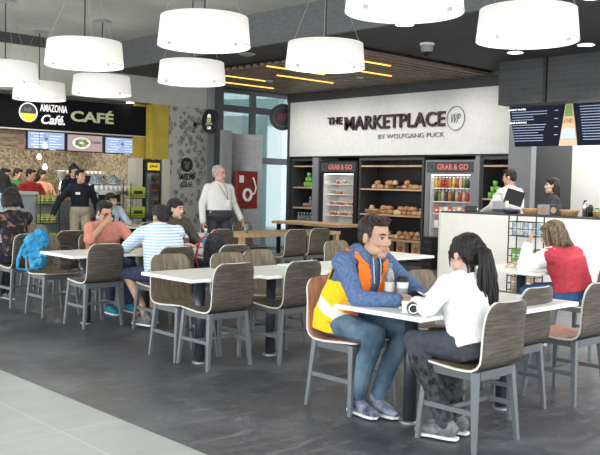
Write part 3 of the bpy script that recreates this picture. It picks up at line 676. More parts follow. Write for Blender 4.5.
# fire hose cabinet on steel wall
t=root('fire_hose_cabinet',(10.65,13.12,1.34),math.radians(8),'red fire hose cabinet on the steel wall right of the standing man','fire cabinet')
obj('box',bx(-.30,.30,0,.09,-.37,.37),'fire_red',t,bevel=.01); obj('recess',bx(-.26,.26,-.004,0,-.33,.33),'fire_red',t)
obj('hose_reel',ring(bmesh.new(),(-.03,-.02,-.10),.13,.05,WY,.03),'paper',t); obj('hose',tube([(.08,-.04,-.1),(.17,-.05,-.06),(.2,-.05,.05),(.15,-.05,.17),(.12,-.04,.24)],.016),'paper',t,smooth=True); obj('notice',bx(-.24,-.12,-.012,-.005,.14,.28),'paper',t)
t.location.y=12.93

# ------------------------------------------------------------------ marketplace
t=root('marketplace_sign',(XW-.01,10.6,2.7),0,'dark raised lettering of the marketplace sign on the grey fascia','sign')
for s,w_,h_,p in (('THE',.40,.14,(0,1.445,.065)),('MARKETPLACE',2.47,.26,(0,-.07,.0))):
    text('letters',s,w_,h_,V(p)+V((-.022,0,0)),WX,'sign_plum',t,ext=.02,bold=.012); text('letters_edge',s,w_+.015,h_+.012,V(p)+V((-.004,.008,-.006)),WX,'sign_magenta',t,ext=.003,bold=.016)
text('letters','BY WOLFGANG PUCK',1.57,.085,(-.006,-.5,-.285),WX,'sign_grey',t,ext=.004,bold=-.004)
obj('monogram_ring',ring(bmesh.new(),(-.008,-1.53,-.01),.215,.012,WX,.008,sx=.9),'sign_grey',t); text('monogram','WP',.2,.16,(-.008,-1.53,-.01),WX,'sign_grey',t,ext=.004,bold=-.008,shear=.45)
def unit(y0,y1,zs,lab,top=1):
    t=root('shelf_unit',(XW+.05,(y0+y1)/2,0),0,lab,'shelving'); h=(y1-y0)/2; fr=bmesh.new()
    for a in ((0,.5,-h,-h+.045),(0,.5,h-.045,h)): bx(*a,0,2.02,fr)
    bx(0,.5,-h+.045,h-.045,1.965,2.02,fr); bx(0,.5,-h+.045,h-.045,0,.10,fr); obj('frame',fr,'charcoal',t); obj('back_panel',bx(.48,.5,-h+.045,h-.045,.1,1.965),'black',t)
    for z in zs: obj('shelf',bx(0.0,.48,-h+.045,h-.045,z-.03,z),'shelf_oak',t)
    return t
unit(12.70,13.38,(1.87,1.42,.99,.66),'narrow dark shelf unit with green cups at the left end of the shop wall')
unit(9.80,11.42,(1.87,1.42,.93,.46,.1),'wide dark shelf unit full of bread between the two fridges')
unit(7.95,8.55,(1.87,1.30,.9),'dark shelf unit partly hidden behind the man at the till')
S('column_4',bx(XW,XW+.6,12.53,12.70,0,2.03),'unit_grey'); S('column_5',bx(XW,XW+.6,8.55,8.64,0,2.03),'unit_grey')
def fridge(y0,y1,lab,dark):
    t=root('grab_and_go_fridge',(XW+.02,(y0+y1)/2,0),0,lab,'fridge'); h=(y1-y0)/2; fr=bmesh.new(); m='black' if dark else 'unit_grey'
    for a in ((0,.55,-h,-h+.10),(0,.55,h-.10,h)): bx(*a,0,1.96,fr)
    bx(0,.55,-h+.1,h-.1,1.70,1.96,fr); bx(0,.55,-h+.1,h-.1,0,.45,fr); bx(.5,.55,-h+.1,h-.1,.45,1.70,fr); obj('cabinet',fr,m,t)
    ln=bmesh.new(); bx(.48,.5,-h+.1,h-.1,.45,1.7,ln); bx(0.03,.48,h-.115,h-.1,.45,1.7,ln); bx(0.03,.48,-h+.1,-h+.115,.45,1.7,ln); obj('liner',ln,'white_wall',t)
    hd=obj('header',bx(-.015,0,-h+.04,h-.04,1.74,1.93),'charcoal',t); text('letters','GRAB & GO',(h*2-.1)*.68,.105,(-.018,-.07,1.835),WX,'sign_red',hd,ext=.003,bold=.02)
    obj('logo_ring',ring(bmesh.new(),(-.018,h-.16,1.835),.065,.008,WX,.004),'sign_grey',hd)
    obj('light_strip',bx(.04,.08,-h+.12,h-.12,1.685,1.70),'bulb',t); return t
F1=fridge(11.44,12.51,'open black grab and go fridge with tubs, left of the bread shelves',1)
F2=fridge(8.65,9.74,'open grey grab and go fridge full of bottles, behind the counter end',0)
fz=[1.50,1.29,1.07,.86,.62]
for y0,y1,zz in ((11.56,12.39,fz),(8.77,9.62,(1.46,1.22,1.0,.75))):
    for z in zz: pass
def tub_mk(m,name='salad_tub'):
    def mk():
        o=obj(name,lathe([(0,0),(.03,0),(.04,.06),(0,.06)],seg=10),m,smooth=True); obj('lid',lathe([(.042,.06),(.042,.068),(0,.075)],seg=10),'paper',o); o['category']='food tub'; return o
    return Rep(mk)
tubs=[tub_mk('bread'),tub_mk('bread_pale'),tub_mk('logo_red')]
fs=root('shelf_rack',(.08,0,0)); fs.parent=F1
for z in fz: obj('shelf',bx(0,.4,-.41,.41,z-.015,z),'paper',fs)
for j,z in enumerate(fz):
    n=(3,3,7,7,7)[j]
    for i in range(n): tubs[(i*7+j)%3].put((XW+.16,(11.9 if n==3 else 11.66)+i*(.1),z),0,'small food tub on a shelf of the left grab and go fridge','food tubs in the left fridge')
fs=root('shelf_rack',(.08,0,0)); fs.parent=F2
for z in (1.46,1.22,1.0,.75): obj('shelf',bx(0,.4,-.42,.42,z-.015,z),'paper',fs)
cols=['sign_yellow','orange_juice','logo_red','sign_red','kraft','green_cup','charcoal']; jm={'sign_yellow':'juice_yellow','logo_red':'juice_red','sign_red':'juice_red','green_cup':'juice_green'}
M('orange_juice',(.50,.20,.04),.3); M('juice_yellow',(.52,.40,.06),.3); M('juice_red',(.38,.05,.04),.3); M('juice_green',(.12,.24,.06),.3)
bt={c:bottle_mk('juice_bottle',jm.get(c,c),.036,.2,'paper') for c in cols}
for j,z in enumerate((1.46,1.22)):
    for i in range(11): bt[(['sign_yellow','orange_juice','logo_red','sign_red','orange_juice','sign_yellow','logo_red','kraft','green_cup','charcoal','green_cup'] if j==0 else ['charcoal','green_cup','kraft','charcoal','orange_juice','charcoal','kraft','logo_red','paper2','logo_red','sign_red'])[i].replace('paper2','kraft')].put((XW+.15,9.58-i*.077,z),0,'%s drink bottle on the %s shelf of the right fridge'%(['yellow','orange','red','red','orange','yellow','red','brown','green','dark','green'][i] if j==0 else ['dark','green','brown','dark','orange','dark','brown','red','brown','red','red'][i],('top','second')[j]),'bottles in the right fridge')
rp={c:packrep('snack_box',c,.09,.12,.08) for c in ('logo_red','paper','kraft')}
for j,z in enumerate((1.0,.75)):
    for i in range(8): rp[('logo_red','paper','kraft')[(i*5+j)%3]].put((XW+.15,9.53-i*.1,z),-PI/2,'small boxed snack on the lower shelves of the right fridge','boxed snacks in the right fridge')
# breads
bk=[Rep(lambda:lump('bread_loaf',.105,'bread',(1,.6,.5),1,12)),Rep(lambda:lump('bread_loaf',.09,'bread_pale',(1.1,.6,.6),2,12)),Rep(lambda:lump('bread_loaf',.09,'bread_dark',(1,.7,.45),5,12)),Rep(lambda:lump('bread_loaf',.08,'bread',(.8,.8,.7),8,12))]
rr=random.Random(4)
for z,skip in ((1.42,()),(.93,()),(.46,())):
    for i in range(10):
        y=11.28-i*.148
        if z==1.42 and i==0: continue
        kk=2 if (z==1.42 and i in(4,5)) else [0,1,0,3][i%4]
        bk[kk].put((XW+.22+rr.uniform(-.03,.03),y,z),rr.uniform(0,3),'%s loaf on the %s bread shelf'%(['golden','pale','dark','round'][kk],{1.42:'top',.93:'middle',.46:'lower'}[z]),'loaves on the wide shelf unit')
        if rr.random()<.6: bk[[0,1,0,3][(i+1)%4]].put((XW+.24,y-.05,z+.075),rr.uniform(0,3),'%s loaf heaped on others on the %s bread shelf'%(['golden','pale','golden','round'][(i+1)%4],{1.42:'top',.93:'middle',.46:'lower'}[z]),'loaves on the wide shelf unit')
def basket(x,y,z,lab,r=.14,sx=1):
    t=root('wicker_basket',(x,y,z),0,lab,'basket'); t.scale=(1,sx,1); obj('bowl',lathe([(0,0),(r*.75,0),(r,.07),(r*1.03,.085),(r*.95,.08),(r*.7,.012),(0,.012)],seg=20),'wicker',t,smooth=True); return t
basket(XW+.2,11.13,.93,'shallow wicker basket at the left of the middle bread shelf',.16,1.2)
def bag_mk():
    o=obj('kraft_bag',bx(-.11,.11,-.055,.055,0,.33),'kraft'); obj('round_logo',disc(bmesh.new(),(0,-.056,.19),.055,WY,.002),'logo_red',o); obj('logo_text',bx(-.03,.03,-.0595,-.058,.18,.2),'kraft',o); obj('fold',bx(-.112,.112,-.058,.058,.30,.33),'kraft',o,bevel=.003); o['category']='paper bag'; return o
bg_=Rep(bag_mk)
for y,l in ((10.00,'rightmost'),(10.37,'second from right'),(10.74,'third from right'),(11.1,'leftmost')): bg_.put((XW+.18,y,.10),-PI/2,'brown paper bag with round red logo, %s on the bottom shelf'%l,'paper bags on the bottom shelf')
gc=Rep(lambda:tag(obj('green_cup',lathe([(0,0),(.035,0),(.045,.1),(.04,.1),(.03,.01),(0,.01)],seg=14),'green_cup',smooth=True),None,'cup'))
for y,z,l in ((13.05,1.42,'left of bottom row'),(12.95,1.42,'middle of bottom row'),(12.85,1.42,'right of bottom row'),(13.0,1.52,'left of middle row'),(12.9,1.52,'right of middle row'),(12.95,1.62,'top of the pyramid')): gc.put((XW+.15,y,z),0,'green cup stacked in the left shelf unit, %s'%l,'green cups in the left unit')
for i,(y,z) in enumerate(((8.42,1.30),(8.32,1.30),(8.22,1.30),(8.37,1.40),(8.27,1.40),(8.32,1.50))): gc.put((XW+.15,y,z),0,'green cup stacked behind the till, %s'%['bottom left','bottom middle','bottom right','second row left','second row right','top'][i],'green cups behind the till')
basket(XW+.18,13.0,.99,'brown wicker basket in the left shelf unit',.12); cb_=bottle_mk('water_bottle','bottle_clear',.03,.22,'paper')
for i in range(3): cb_.put((XW+.12,12.87-i*.035,.99 if i<2 else .99),0,'clear bottle beside the basket in the left shelf unit','bottles by the basket') if i%2==0 else None
for i in range(5): cb_.put((XW+.12,13.22-i*.09,.66),0,'clear bottle in the row on the lowest visible shelf of the left unit','bottles low in the left unit')
t=root('drinks_cooler',(XW-.15,9.45,0),0,'low black cooler between bread shelves and white counter','cooler'); obj('body',bx(-.1,.14,-.10,.10,0,.58),'black',t,bevel=.01)
for k in range(4): obj('vent_slat',bx(-.105,-.1,-.08,.08,.08+k*.13,.12+k*.13),'charcoal',t)

# ------------------------------------------------------------------ white counter
t=root('service_counter',(10.2,5.4,0),0,'long white stone service counter with dark top strip','counter')
obj('front_panel',bx(0,.42,-3.6,2.42,0,1.09),'white_quartz',t); obj('end_panel',bx(-.002,.42,2.42,2.45,0,1.09),'white_wall',t); obj('worktop',bx(.02,.5,-3.6,2.43,1.09,1.115),'charcoal',t)
t=root('cash_register',(10.45,6.84,1.115),math.radians(-60),'white and black till screen in front of the man in white','cash register')
obj('base',bx(-.2,.2,-.14,.14,0,.07),'plastic_grey',t,bevel=.01); obj('cash_drawer',bx(-.19,.19,-.145,-.14,.012,.06),'black',t)
obj('neck',tube([(0,.02,.07),(0,.05,.17)],.035),'white_wall',t); sc_=obj('screen',bx(-.13,.13,-.015,.015,-.11,.11),'black',t,bevel=.005); sc_.location=(.10,.07,.23); sc_.rotation_euler=(math.radians(-18),math.radians(16),0)
obj('printer',bx(-.19,-.05,-.08,.08,.07,.17),'plastic_grey',t,bevel=.01); obj('customer_display',bx(-.20,-.08,-.02,.0,.18,.26),'paper',t); obj('keypad',bx(-.16,.10,-.14,-.04,.07,.085),'plastic_grey',t)
t=root('card_reader',(10.38,7.4,1.115),.5,'dark card reader at the left end of the white counter','card reader'); obj('body',bx(-.05,.05,-.09,.09,0,.09),'black',t,bevel=.01); obj('card_slot_light',bx(-.04,.04,-.092,-.09,.03,.06),'screen_white',t)
t=root('dark_tray',(10.4,6.85+.02,1.115),0,'dark bowl with green leaves beside the till','bowl'); t.location.y=6.72; obj('bowl',lathe([(0,0),(.09,0),(.12,.05),(.11,.05),(.08,.01),(0,.01)]),'black',t,smooth=True)
basket(10.36,6.38,1.115,'wicker basket on the counter just right of the till',.13)
basket(10.36,5.80,1.115,'empty wicker basket in the middle of the counter, right of the dark box',.13)
basket(10.36,5.30,1.115,'wicker basket on the counter at the right edge',.15)
t=root('napkin_box',(10.4,6.12,1.115),-PI/2,'grey box with two orange round logos on the counter','box'); obj('body',bx(-.15,.15,-.07,.07,0,.15),'charcoal',t,bevel=.004); obj('front_card',bx(-.14,.04,-.075,-.07,.01,.145),'plastic_grey',t); obj('round_logo',disc(bmesh.new(),(-.05,-.077,.075),.045,WY,.004),'orange_juice',t); obj('round_logo',disc(bmesh.new(),(.10,-.072,.075),.042,WY,.004),'kraft',t)
for (x,y,h,r,m,l) in ((10.55,5.68,.22,.035,'chrome','steel flask on the counter behind the middle basket'),(10.55,5.6,.16,.04,'black','dark canister right of the steel flask'),(10.5,5.48,.12,.05,'green_cup','green tub on the counter'),(10.55,5.38,.2,.05,'charcoal','grey canister near the right end of the counter'),(10.62,5.17,.26,.045,'sign_yellow','yellow bottle at the right end of the counter'),(10.6,5.3,.18,.03,'paper','white bottle left of the yellow bottle')):
    t=root('counter_bottle',(x,y,1.115),0,l,'bottle'); obj('body',lathe([(0,0),(r,0),(r,h*.8),(r*.6,h*.9),(0,h*.9)],seg=14),m,t,smooth=True); obj('lid',lathe([(r*.62,h*.9),(r*.62,h),(0,h)],seg=14),'black',t)
t=root('menu_board',(11.36,6.9,2.45),0,'large black menu board with blue lettering, left of the food picture','menu board','black menu boards under the brick bulkhead')
def trap(y0,y1,y2,y3,z1=2.73,z0=2.12): return [(0,y0-6.9,z1-2.45),(0,y1-6.9,z1-2.45),(0,y2-6.9,z0-2.45),(0,y3-6.9,z0-2.45)]
obj('panel',prism(trap(7.45,6.49,6.58,7.32),(.05,0,0)),'screen_dark',t)
rr=random.Random(2)
for k in range(13):
    z=.235-k*.04; o=.06*(k/13)
    if k in (0,5): 
        text('heading','MARKET PLATES' if k==0 else 'SIDES & BOWLS',.3,.025,(-.006,.55-.15-o,z),WX,'screen_white',t,ext=.002)
    else: obj('menu_line',bx(-.006,-.001,.5-o-rr.uniform(.35,.62),.5-o,z-.004,z+.004),'screen_text',t)
    if k%3==1: obj('menu_line',bx(-.006,-.001,-.3,-.24,z-.005,z+.005),'screen_text',t)
t=root('food_picture_board',(11.36,6.9,2.45),0,'tapering food picture between the two black menu boards','picture board')
obj('panel',prism(trap(6.485,6.375,6.28,6.575),(.05,0,0)),'kraft',t)
obj('greens',prism([(-.004,6.47-6.9,.27),(-.004,6.39-6.9,.27),(-.004,6.36-6.9,.10),(-.004,6.50-6.9,.10)],(.004,0,0)),'juice_green',t); obj('meat',prism([(-.004,6.5-6.9,.07),(-.004,6.37-6.9,.07),(-.004,6.34-6.9,.0),(-.004,6.52-6.9,.0)],(.004,0,0)),'bread',t); obj('plate',prism([(-.004,6.53-6.9,-.08),(-.004,6.33-6.9,-.08),(-.004,6.30-6.9,-.23),(-.004,6.55-6.9,-.23)],(.004,0,0)),'pale_blue',t)
t=root('menu_board',(11.36,5.6,2.45),0,'large black menu board cut off by the right edge','menu board','black menu boards under the brick bulkhead')
obj('panel',prism([(0,.765,.28),(0,-.5,.28),(0,-.4,-.33),(0,.67,-.33)],(.05,0,0)),'screen_dark',t)
for k in range(13): obj('menu_line',bx(-.006,-.001,.66-.08*k/13-rr.uniform(.4,.7),.66-.08*k/13,.235-k*.04-.004,.235-k*.04+.004),'screen_text',t)
# wire rack by the counter
t=rack(9.86,6.25,.42,1.11,'black wire basket rack of snack bags against the white counter',3,None,0,.2,'black',.19); t.rotation_euler=(0,0,-PI/2); t.location=(9.94,6.25,0)
for o in t.children: pass
sb_=[packrep('snack_bag',c,.1,.17,.04) for c in ('green_cup','pale_blue','paper','kraft')]
for k in range(3):
    for i in range(5):
        kk=[[3,3,0,3,3],[0,0,0,0,0],[1,2,1,2,1]][k][i]
        sb_[kk].put((10.04,6.41-i*.08,1.11*(k+.25)/3+.006),-PI/2,'%s snack bag in the %s basket of the black wire rack'%(['green','pale blue','white','brown'][kk],['lowest','middle','top'][k]),'snack bags in the black wire rack')

# ------------------------------------------------------------------ people
def pose(kind):
    if kind=='stand':
        J=dict(pelvis=(0,0,.95),waist=(0,0,1.10),chest=(0,.0,1.28),neck=(0,-.015,1.47),head=(0,.02,1.605),shR=(.18,-.01,1.385),elR=(.235,-.03,1.13),wrR=(.25,.05,.89),hipR=(.09,0,.91),knR=(.10,.02,.50),anR=(.10,-.01,.09))
    else:
        J=dict(pelvis=(0,-.02,.565),waist=(0,-.01,.70),chest=(0,.03,.87),neck=(0,.06,1.05),head=(0,.11,1.185),shR=(.185,.05,.985),elR=(.24,.22,.76),wrR=(.12,.44,.765),hipR=(.09,.03,.55),knR=(.12,.42,.52),anR=(.12,.38,.09))
    for k in ('sh','el','wr','hip','kn','an'):
        x,y,z=J[k+'R']; J[k+'L']=(-x,y,z)
    return J
def hand(bm,w,d,n,t,curl=.5,k=1.0,spread=1.0):
    """w wrist, d finger direction, n palm normal (fingers curl towards it), t thumb side"""
    w=V(w); d=V(d).normalized(); n=(V(n)-d*V(n).dot(d)).normalized(); t0=d.cross(n); t=t0 if t0.dot(V(t))>0 else -t0
    loft(bm,[(w-d*.01*k,.025*k,.018*k),(w+d*.03*k,.034*k,.016*k),(w+d*.07*k,.039*k,.014*k),(w+d*.088*k,.036*k,.011*k)],t,12)
    for i,(o,L) in enumerate(((.030,.070),(.010,.079),(-.011,.074),(-.031,.058))):
        p=w+d*(.084-.004*abs(i-1.3))*k+t*o*k*spread; a=.12+curl*.35; r=.0088*k
        for sgm in (.45,.31,.24):
            dd=(d*math.cos(a)+n*math.sin(a)+t*(o*1.2*(spread-.6))).normalized(); q=p+dd*L*sgm*k; cap(bm,p,q,r,r*.9,8); p=q; r*=.9; a+=curl
    p=w+d*.022*k+t*.026*k; dd=(d*.62+t*.78+n*.25).normalized(); q=p+dd*.042*k; cap(bm,p,q,.0125*k,.0105*k,8); dd=(d*.85+t*.35+n*(.2+curl*.5)).normalized(); cap(bm,q,q+dd*.034*k,.0105*k,.0085*k,8)
def torso(bm,J,inf=0,lo=True,fat=1.0,neckr=.062,wide=1.0):
    g=lambda k:V(J[k]); side=(g('shR')-g('shL')).normalized(); hs=(g('hipR')-g('hipL')).normalized(); up=(g('neck')-g('chest')).normalized()
    sm=(g('shR')+g('shL'))/2; i=inf
    secs=[]
    if lo: secs.append((g('pelvis')-(g('waist')-g('pelvis')).normalized()*.07,.135*wide+i,.105*fat+i))
    secs+=[(g('pelvis'),.165*wide+i,.125*fat+i),(g('waist'),.148*wide*(fat*.5+.5)+i,.112*fat+i),(g('chest'),.165*wide+i,.122*(fat*.5+.5)+i),(sm-up*.06,.172*wide+i,.105+i),(sm+up*.01,.135*wide+i,.085+i),(g('neck')-up*.005,neckr+i,.058+i)]
    loft(bm,secs,(side+hs)/2,24)
    for s in 'RL': cap(bm,g('neck')-up*.03,sm.lerp(g('sh'+s),.8)-up*.0,.05+i,.045+i,10); cap(bm,sm.lerp(g('sh'+s),.55)-up*.005,g('sh'+s)-up*.012,.058+i,.056+i)
def arm(bm,J,s,inf,upto=1.0,thick=1.0):
    a,b,c=(V(J[k+s]) for k in ('sh','el','wr')); i=inf
    if upto<=.5: cap(bm,a,a.lerp(b,upto*2),.054*thick+i,(.046)*thick+i)
    else:
        cap(bm,a,b,.052*thick+i,.041*thick+i); cap(bm,b,b.lerp(c,(upto-.5)*2),.041*thick+i,(.029 if inf<=.0 else .031)*thick+i)
def leg_(bm,J,s,inf,upto=1.0):
    a,b,c=(V(J[k+s]) for k in ('hip','kn','an')); i=inf
    if upto<=.5: cap(bm,a,a.lerp(b,upto*2),.083+i,.06+i)
    else:
        cap(bm,a,b,.083+i,.056+i); m_=b.lerp(c,.4); back=(V((0,-.02,0))); e=b.lerp(c,(upto-.5)*2)
        cap(bm,b,m_+back,.056+i,.054+i); cap(bm,m_+back,e,.054+i,.040+i)
def head_frame(J,yaw=0,pitch=0,roll=0,k=1.0):
    R=Euler((pitch,roll,yaw)).to_matrix(); Cc=V(J['head']); return (lambda p:Cc+R@(V(p)*k)),R
def head(bm,H,R,k=1.0):
    E_=lambda c,r:ell(bm,H(c),tuple(x*k for x in r),R,16)
    E_((0,-.018,.03),(.074,.096,.084)); E_((0,.022,-.028),(.060,.068,.088)); E_((0,.060,-.096),(.031,.026,.024))
    for sx in (-1,1):
        E_((sx*.036,.03,-.072),(.03,.045,.03)); E_((sx*.036,.060,-.026),(.026,.024,.026)); E_((sx*.076,-.008,-.008),(.010,.02,.033)); E_((sx*.012,.090,-.035),(.010,.009,.009))
        cap(bm,H((sx*.016,.082,.020)),H((sx*.044,.070,.020)),.010*k,.009*k)
    cap(bm,H((0,.080,.010)),H((0,.098,-.030)),.009*k,.013*k)
    cap(bm,H((-.018,.079,-.063)),H((.018,.079,-.063)),.0075*k,.0075*k); cap(bm,H((-.014,.078,-.075)),H((.014,.078,-.075)),.0085*k,.0085*k)
def face_extras(me,H,R,k=1.0,beard=None):
    bm=bmesh.new(); bm.from_mesh(me)
    inv=R.inverted(); Cc=H((0,0,0))
    for f in bm.faces:
        q=inv@(f.calc_center_median()-Cc)/k
        if abs(q.x)<.022 and -.079<q.z<-.060 and q.y>.080: f.material_index=3
    for sx in (-1,1):
        ell(bm,H((sx*.030,.070,.001)),(.0130*k,.0125*k,.0075*k),R,12,1); ell(bm,H((sx*.030,.0795,.001)),(.0068*k,.0045*k,.0066*k),R,10,2)
        tube([H((sx*.014,.090,.024)),H((sx*.030,.0905,.029)),H((sx*.047,.077,.024))],[.0035*k,.0045*k,.0025*k],bm,6,True,4)
        tube([H((sx*.017,.080,.004)),H((sx*.030,.0855,.0105)),H((sx*.043,.076,.004))],[.002*k,.003*k,.002*k],bm,6,True,4)
    bm.to_mesh(me); bm.free()
def hair_mesh(style,H,R,k,vox):
    bm=bmesh.new(); st=bmesh.new(); E_=lambda c,r:ell(bm,H(c),tuple(x*k for x in r),R,16)
    if style in('short','cap_short'):
        E_((0,-.034,.050),(.083,.092,.080)); E_((0,-.060,.0),(.074,.058,.075)); E_((0,.02,.088),(.058,.056,.034))
        for sx in (-1,1): E_((sx*.066,-.012,.042),(.016,.045,.042)); E_((sx*.068,.018,.025),(.009,.012,.03))
        for i in range(9): x=-.05+.0125*i; cap(bm,H((x,.0,.112)),H((x*1.15+.012,.062,.105+.008*math.sin(i*2.1))),.016*k,.008*k,6)
    elif style=='grey':
        E_((0,-.036,.046),(.080,.088,.076)); E_((0,-.060,.0),(.074,.054,.07)); E_((0,.015,.086),(.055,.050,.028))
        for sx in (-1,1): E_((sx*.068,-.012,.03),(.014,.04,.045))
    elif style=='pony':
        E_((0,-.030,.044),(.084,.100,.086)); E_((0,-.062,.0),(.078,.062,.078)); E_((0,.03,.075),(.06,.055,.038))
        for sx in (-1,1): E_((sx*.072,.012,.02),(.014,.045,.055)); cap(bm,H((sx*.078,.05,.01)),H((sx*.080,.045,-.075)),.010*k,.004*k,6)
        E_((0,-.135,.035),(.038,.038,.038))
        rr=random.Random(5)
        for i in range(70):
            a=rr.uniform(0,2*PI); q=rr.uniform(0,1)**.5; ox=math.cos(a)*q; oy=math.sin(a)*q; e=rr.uniform(.8,1.12); w_=rr.uniform(.9,1.5)
            wv=.008*math.sin(i*1.7)
            P_=[H((ox*.02,-.125+oy*.02,.045)),H((ox*.038,-.165+oy*.028,.015)),H((ox*.044+.005,-.178+oy*.034,-.05)),H((ox*.052*w_+.01+wv,-.175+oy*.04,-.13*e)),H((ox*.056*w_+.02-wv,-.17+oy*.042,-.23*e)),H((ox*.052*w_+.035+wv,-.165+oy*.036,-.33*e)),H((ox*.034*w_+.05,-.155+oy*.03,-.45*e))]
            tube(P_,[.010,.011,.010,.009,.008,.006,.0015],st,6)
        for i in range(12):
            sx=rr.choice((-1,1)); x=sx*rr.uniform(.03,.075); tube([H((x,-.06,-.01)),H((x*1.1,-.11,-.08)),H((x*1.25,-.125,-.15)),H((x*1.1,-.12,-.24))],[.006,.006,.004,.0015],st,5)
    elif style=='bob':
        E_((0,-.028,.046),(.090,.106,.088)); E_((0,-.055,-.02),(.094,.085,.095)); E_((0,.035,.075),(.064,.052,.036))
        rr=random.Random(3)
        for i in range(44):
            a=-PI*.02+ (PI*1.04)*i/43; cx,cy=math.cos(a),-math.sin(a); e=rr.uniform(.9,1.15)
            tube([H((cx*.078,-.02+cy*.085,.07)),H((cx*.098,-.022+cy*.105,.0)),H((cx*.104,-.022+cy*.11,-.07)),H((cx*.108*e,-.03+cy*.118*e,-.125*e))],[.012,.014,.013,.003],st,6)
        for sx in (-1,1):
            for j in range(4): tube([H((sx*.06,.04-.01*j,.085)),H((sx*.088,.055-.014*j,.01)),H((sx*.088,.058-.016*j,-.09))],[.014,.015,.005],bm,6)
    elif style=='long':
        E_((0,-.028,.046),(.088,.104,.086)); E_((0,-.055,-.03),(.092,.08,.105)); E_((0,.03,.076),(.062,.052,.034))
        rr=random.Random(9)
        for i in range(30):
            a=PI*i/29; cx,cy=math.cos(a),-math.sin(a); e=rr.uniform(.85,1.1)
            tube([H((cx*.078,-.02+cy*.08,.06)),H((cx*.098,-.022+cy*.1,-.02)),H((cx*.10,-.028+cy*.105,-.13*e)),H((cx*.095,-.035+cy*.105,-.24*e))],[.016,.018,.016,.004],st,6)
    elif style=='bun':
        E_((0,-.032,.046),(.082,.096,.080)); E_((0,-.058,.0),(.076,.06,.075)); E_((0,.03,.078),(.056,.052,.032)); E_((0,-.05,.13),(.035,.035,.03))
    me=blob(bm,vox,1,disp=.006*k,dscale=.02)
    for f in st.faces: f.smooth=True
    st.from_mesh(me); st.to_mesh(me); st.free(); return me
def person(x,y,rz,lab,kind='seat',J=None,k=1.0,skin='skin_tan',hair=('short','hair_black'),top=('white_shirt',1.0,.012),bottom=('denim',1.0),shoes='shoe_black',hd=(0,0,0),hands=None,vox=.007,fat=1.0,hk=1.0,wide=1.0,split_sleeve=None,neckr=.062,group=None,z0=0):
    r=root('person',(x,y,z0),rz,lab,'person',group)
    P_=pose(kind)
    if J: P_.update(J)
    if k!=1.0: P_={a:tuple(c*k for c in b2) for a,b2 in P_.items()}
    H,R=head_frame(P_,*hd,k=hk)
    bm=bmesh.new(); torso(bm,P_,-.004,fat=fat,wide=wide*.97); head(bm,H,R,hk)
    cap(bm,V(P_['neck'])-V((0,0,.02)),H((0,-.02,-.06)),.054*hk,.050*hk)
    for s in 'RL':
        arm(bm,P_,s,-.002); leg_(bm,P_,s,-.004)
        a=V(P_['an'+s]); toe=(V((V(P_['kn'+s])-V(P_['hip'+s])).to_2d().to_3d()) if kind=='seat' else V((0,1,0))); toe=V((toe.x*.4,abs(toe.y)+.01,0)).normalized(); cap(bm,a-V((0,0,.03)),a+toe*.12-V((0,0,.055)),.036,.028)
        w=V(P_['wr'+s]); e=V(P_['el'+s]); d=(w-e).normalized(); hh=(hands or {}).get(s,{})
        dd=V(hh.get('d',d)); nn=V(hh.get('n',(0,0,-1) if abs(d.z)<.8 else ((-1 if s=='R' else 1),0,0))); tt=V(hh.get('t',(-1 if s=='R' else 1,.3,.3)))
        hand(bm,w+V(d)*.008,dd,nn,tt,hh.get('curl',.35),hh.get('k',1.0))
    me=blob(bm,vox,3 if vox>.005 else 4); face_extras(me,H,R,hk)
    mobj('body',me,[skin,'eye_white','iris','lips','brow'],r)
    # trousers / skirt
    bm=bmesh.new(); g=lambda q:V(P_[q]); hs=(g('hipR')-g('hipL')).normalized(); dn=(g('pelvis')-g('waist')).normalized()
    tk=top[2]+.004 if kind=='stand' else 0; loft(bm,[(g('pelvis')+dn*.085,.14,.10*fat),(g('pelvis'),.172*wide+tk,.132*fat+tk),(g('pelvis').lerp(g('waist'),.6),.160*wide+tk,.122*fat+tk)],hs,20)
    for s in 'RL': leg_(bm,P_,s,.010,bottom[1])
    mobj('shorts' if bottom[1]<.8 else 'trousers',blob(bm,max(vox,.007),2,disp=.010,dscale=.07),bottom[0],r)
    # shirt
    bm=bmesh.new(); torso(bm,P_,top[2],lo=False,fat=fat,wide=wide,neckr=neckr)
    if split_sleeve is None:
        for s in 'RL': arm(bm,P_,s,top[2]*.9,top[1])
    sh=mobj('shirt',blob(bm,max(vox,.007),2,disp=.012,dscale=.06),top[0],r)
    if split_sleeve:
        bm=bmesh.new()
        for s in 'RL': arm(bm,P_,s,top[2]*.8,1.0)
        mobj('sleeves',blob(bm,max(vox,.007),2,disp=.012,dscale=.06),split_sleeve,r)
    if shoes:
        for s in 'RL':
            a=g('an'+s); q=(g('kn'+s)-g('hip'+s)); toe=V((q.x*.5,abs(q.y),0)).normalized() if kind=='seat' else V((.05 if s=='R' else -.05,1,0)).normalized()
            z=a.z-.09*k; bm=bmesh.new(); side=toe.cross(V((0,0,1)))
            b0=V((a.x,a.y,z)); loft(bm,[(b0-toe*.075+V((0,0,.045)),.026,.028),(b0-toe*.05+V((0,0,.055)),.036,.048),(b0+V((0,0,.06)),.039,.052),(b0+toe*.07+V((0,0,.045)),.043,.036),(b0+toe*.14+V((0,0,.032)),.042,.024),(b0+toe*.185+V((0,0,.026)),.026,.017)],side,14); cap(bm,b0+V((0,0,.07)),b0-toe*.01+V((0,0,.105)),.042,.044)
            so=mobj('shoe',blob(bm,.006,2),shoes,r)
            bm=bmesh.new(); pts=[b0+toe*u*.27-toe*.082+side*wd for u,wd in ((0,-.02),(0,.02),(.15,.038),(.5,.038),(.75,.047),(.93,.035),(1,.0),(.93,-.035),(.75,-.047),(.5,-.038),(.15,-.038))]
            prism([(p.x,p.y,z+.001) for p in pts],(0,0,.016),bm); obj('sole',bm,'sole',so)
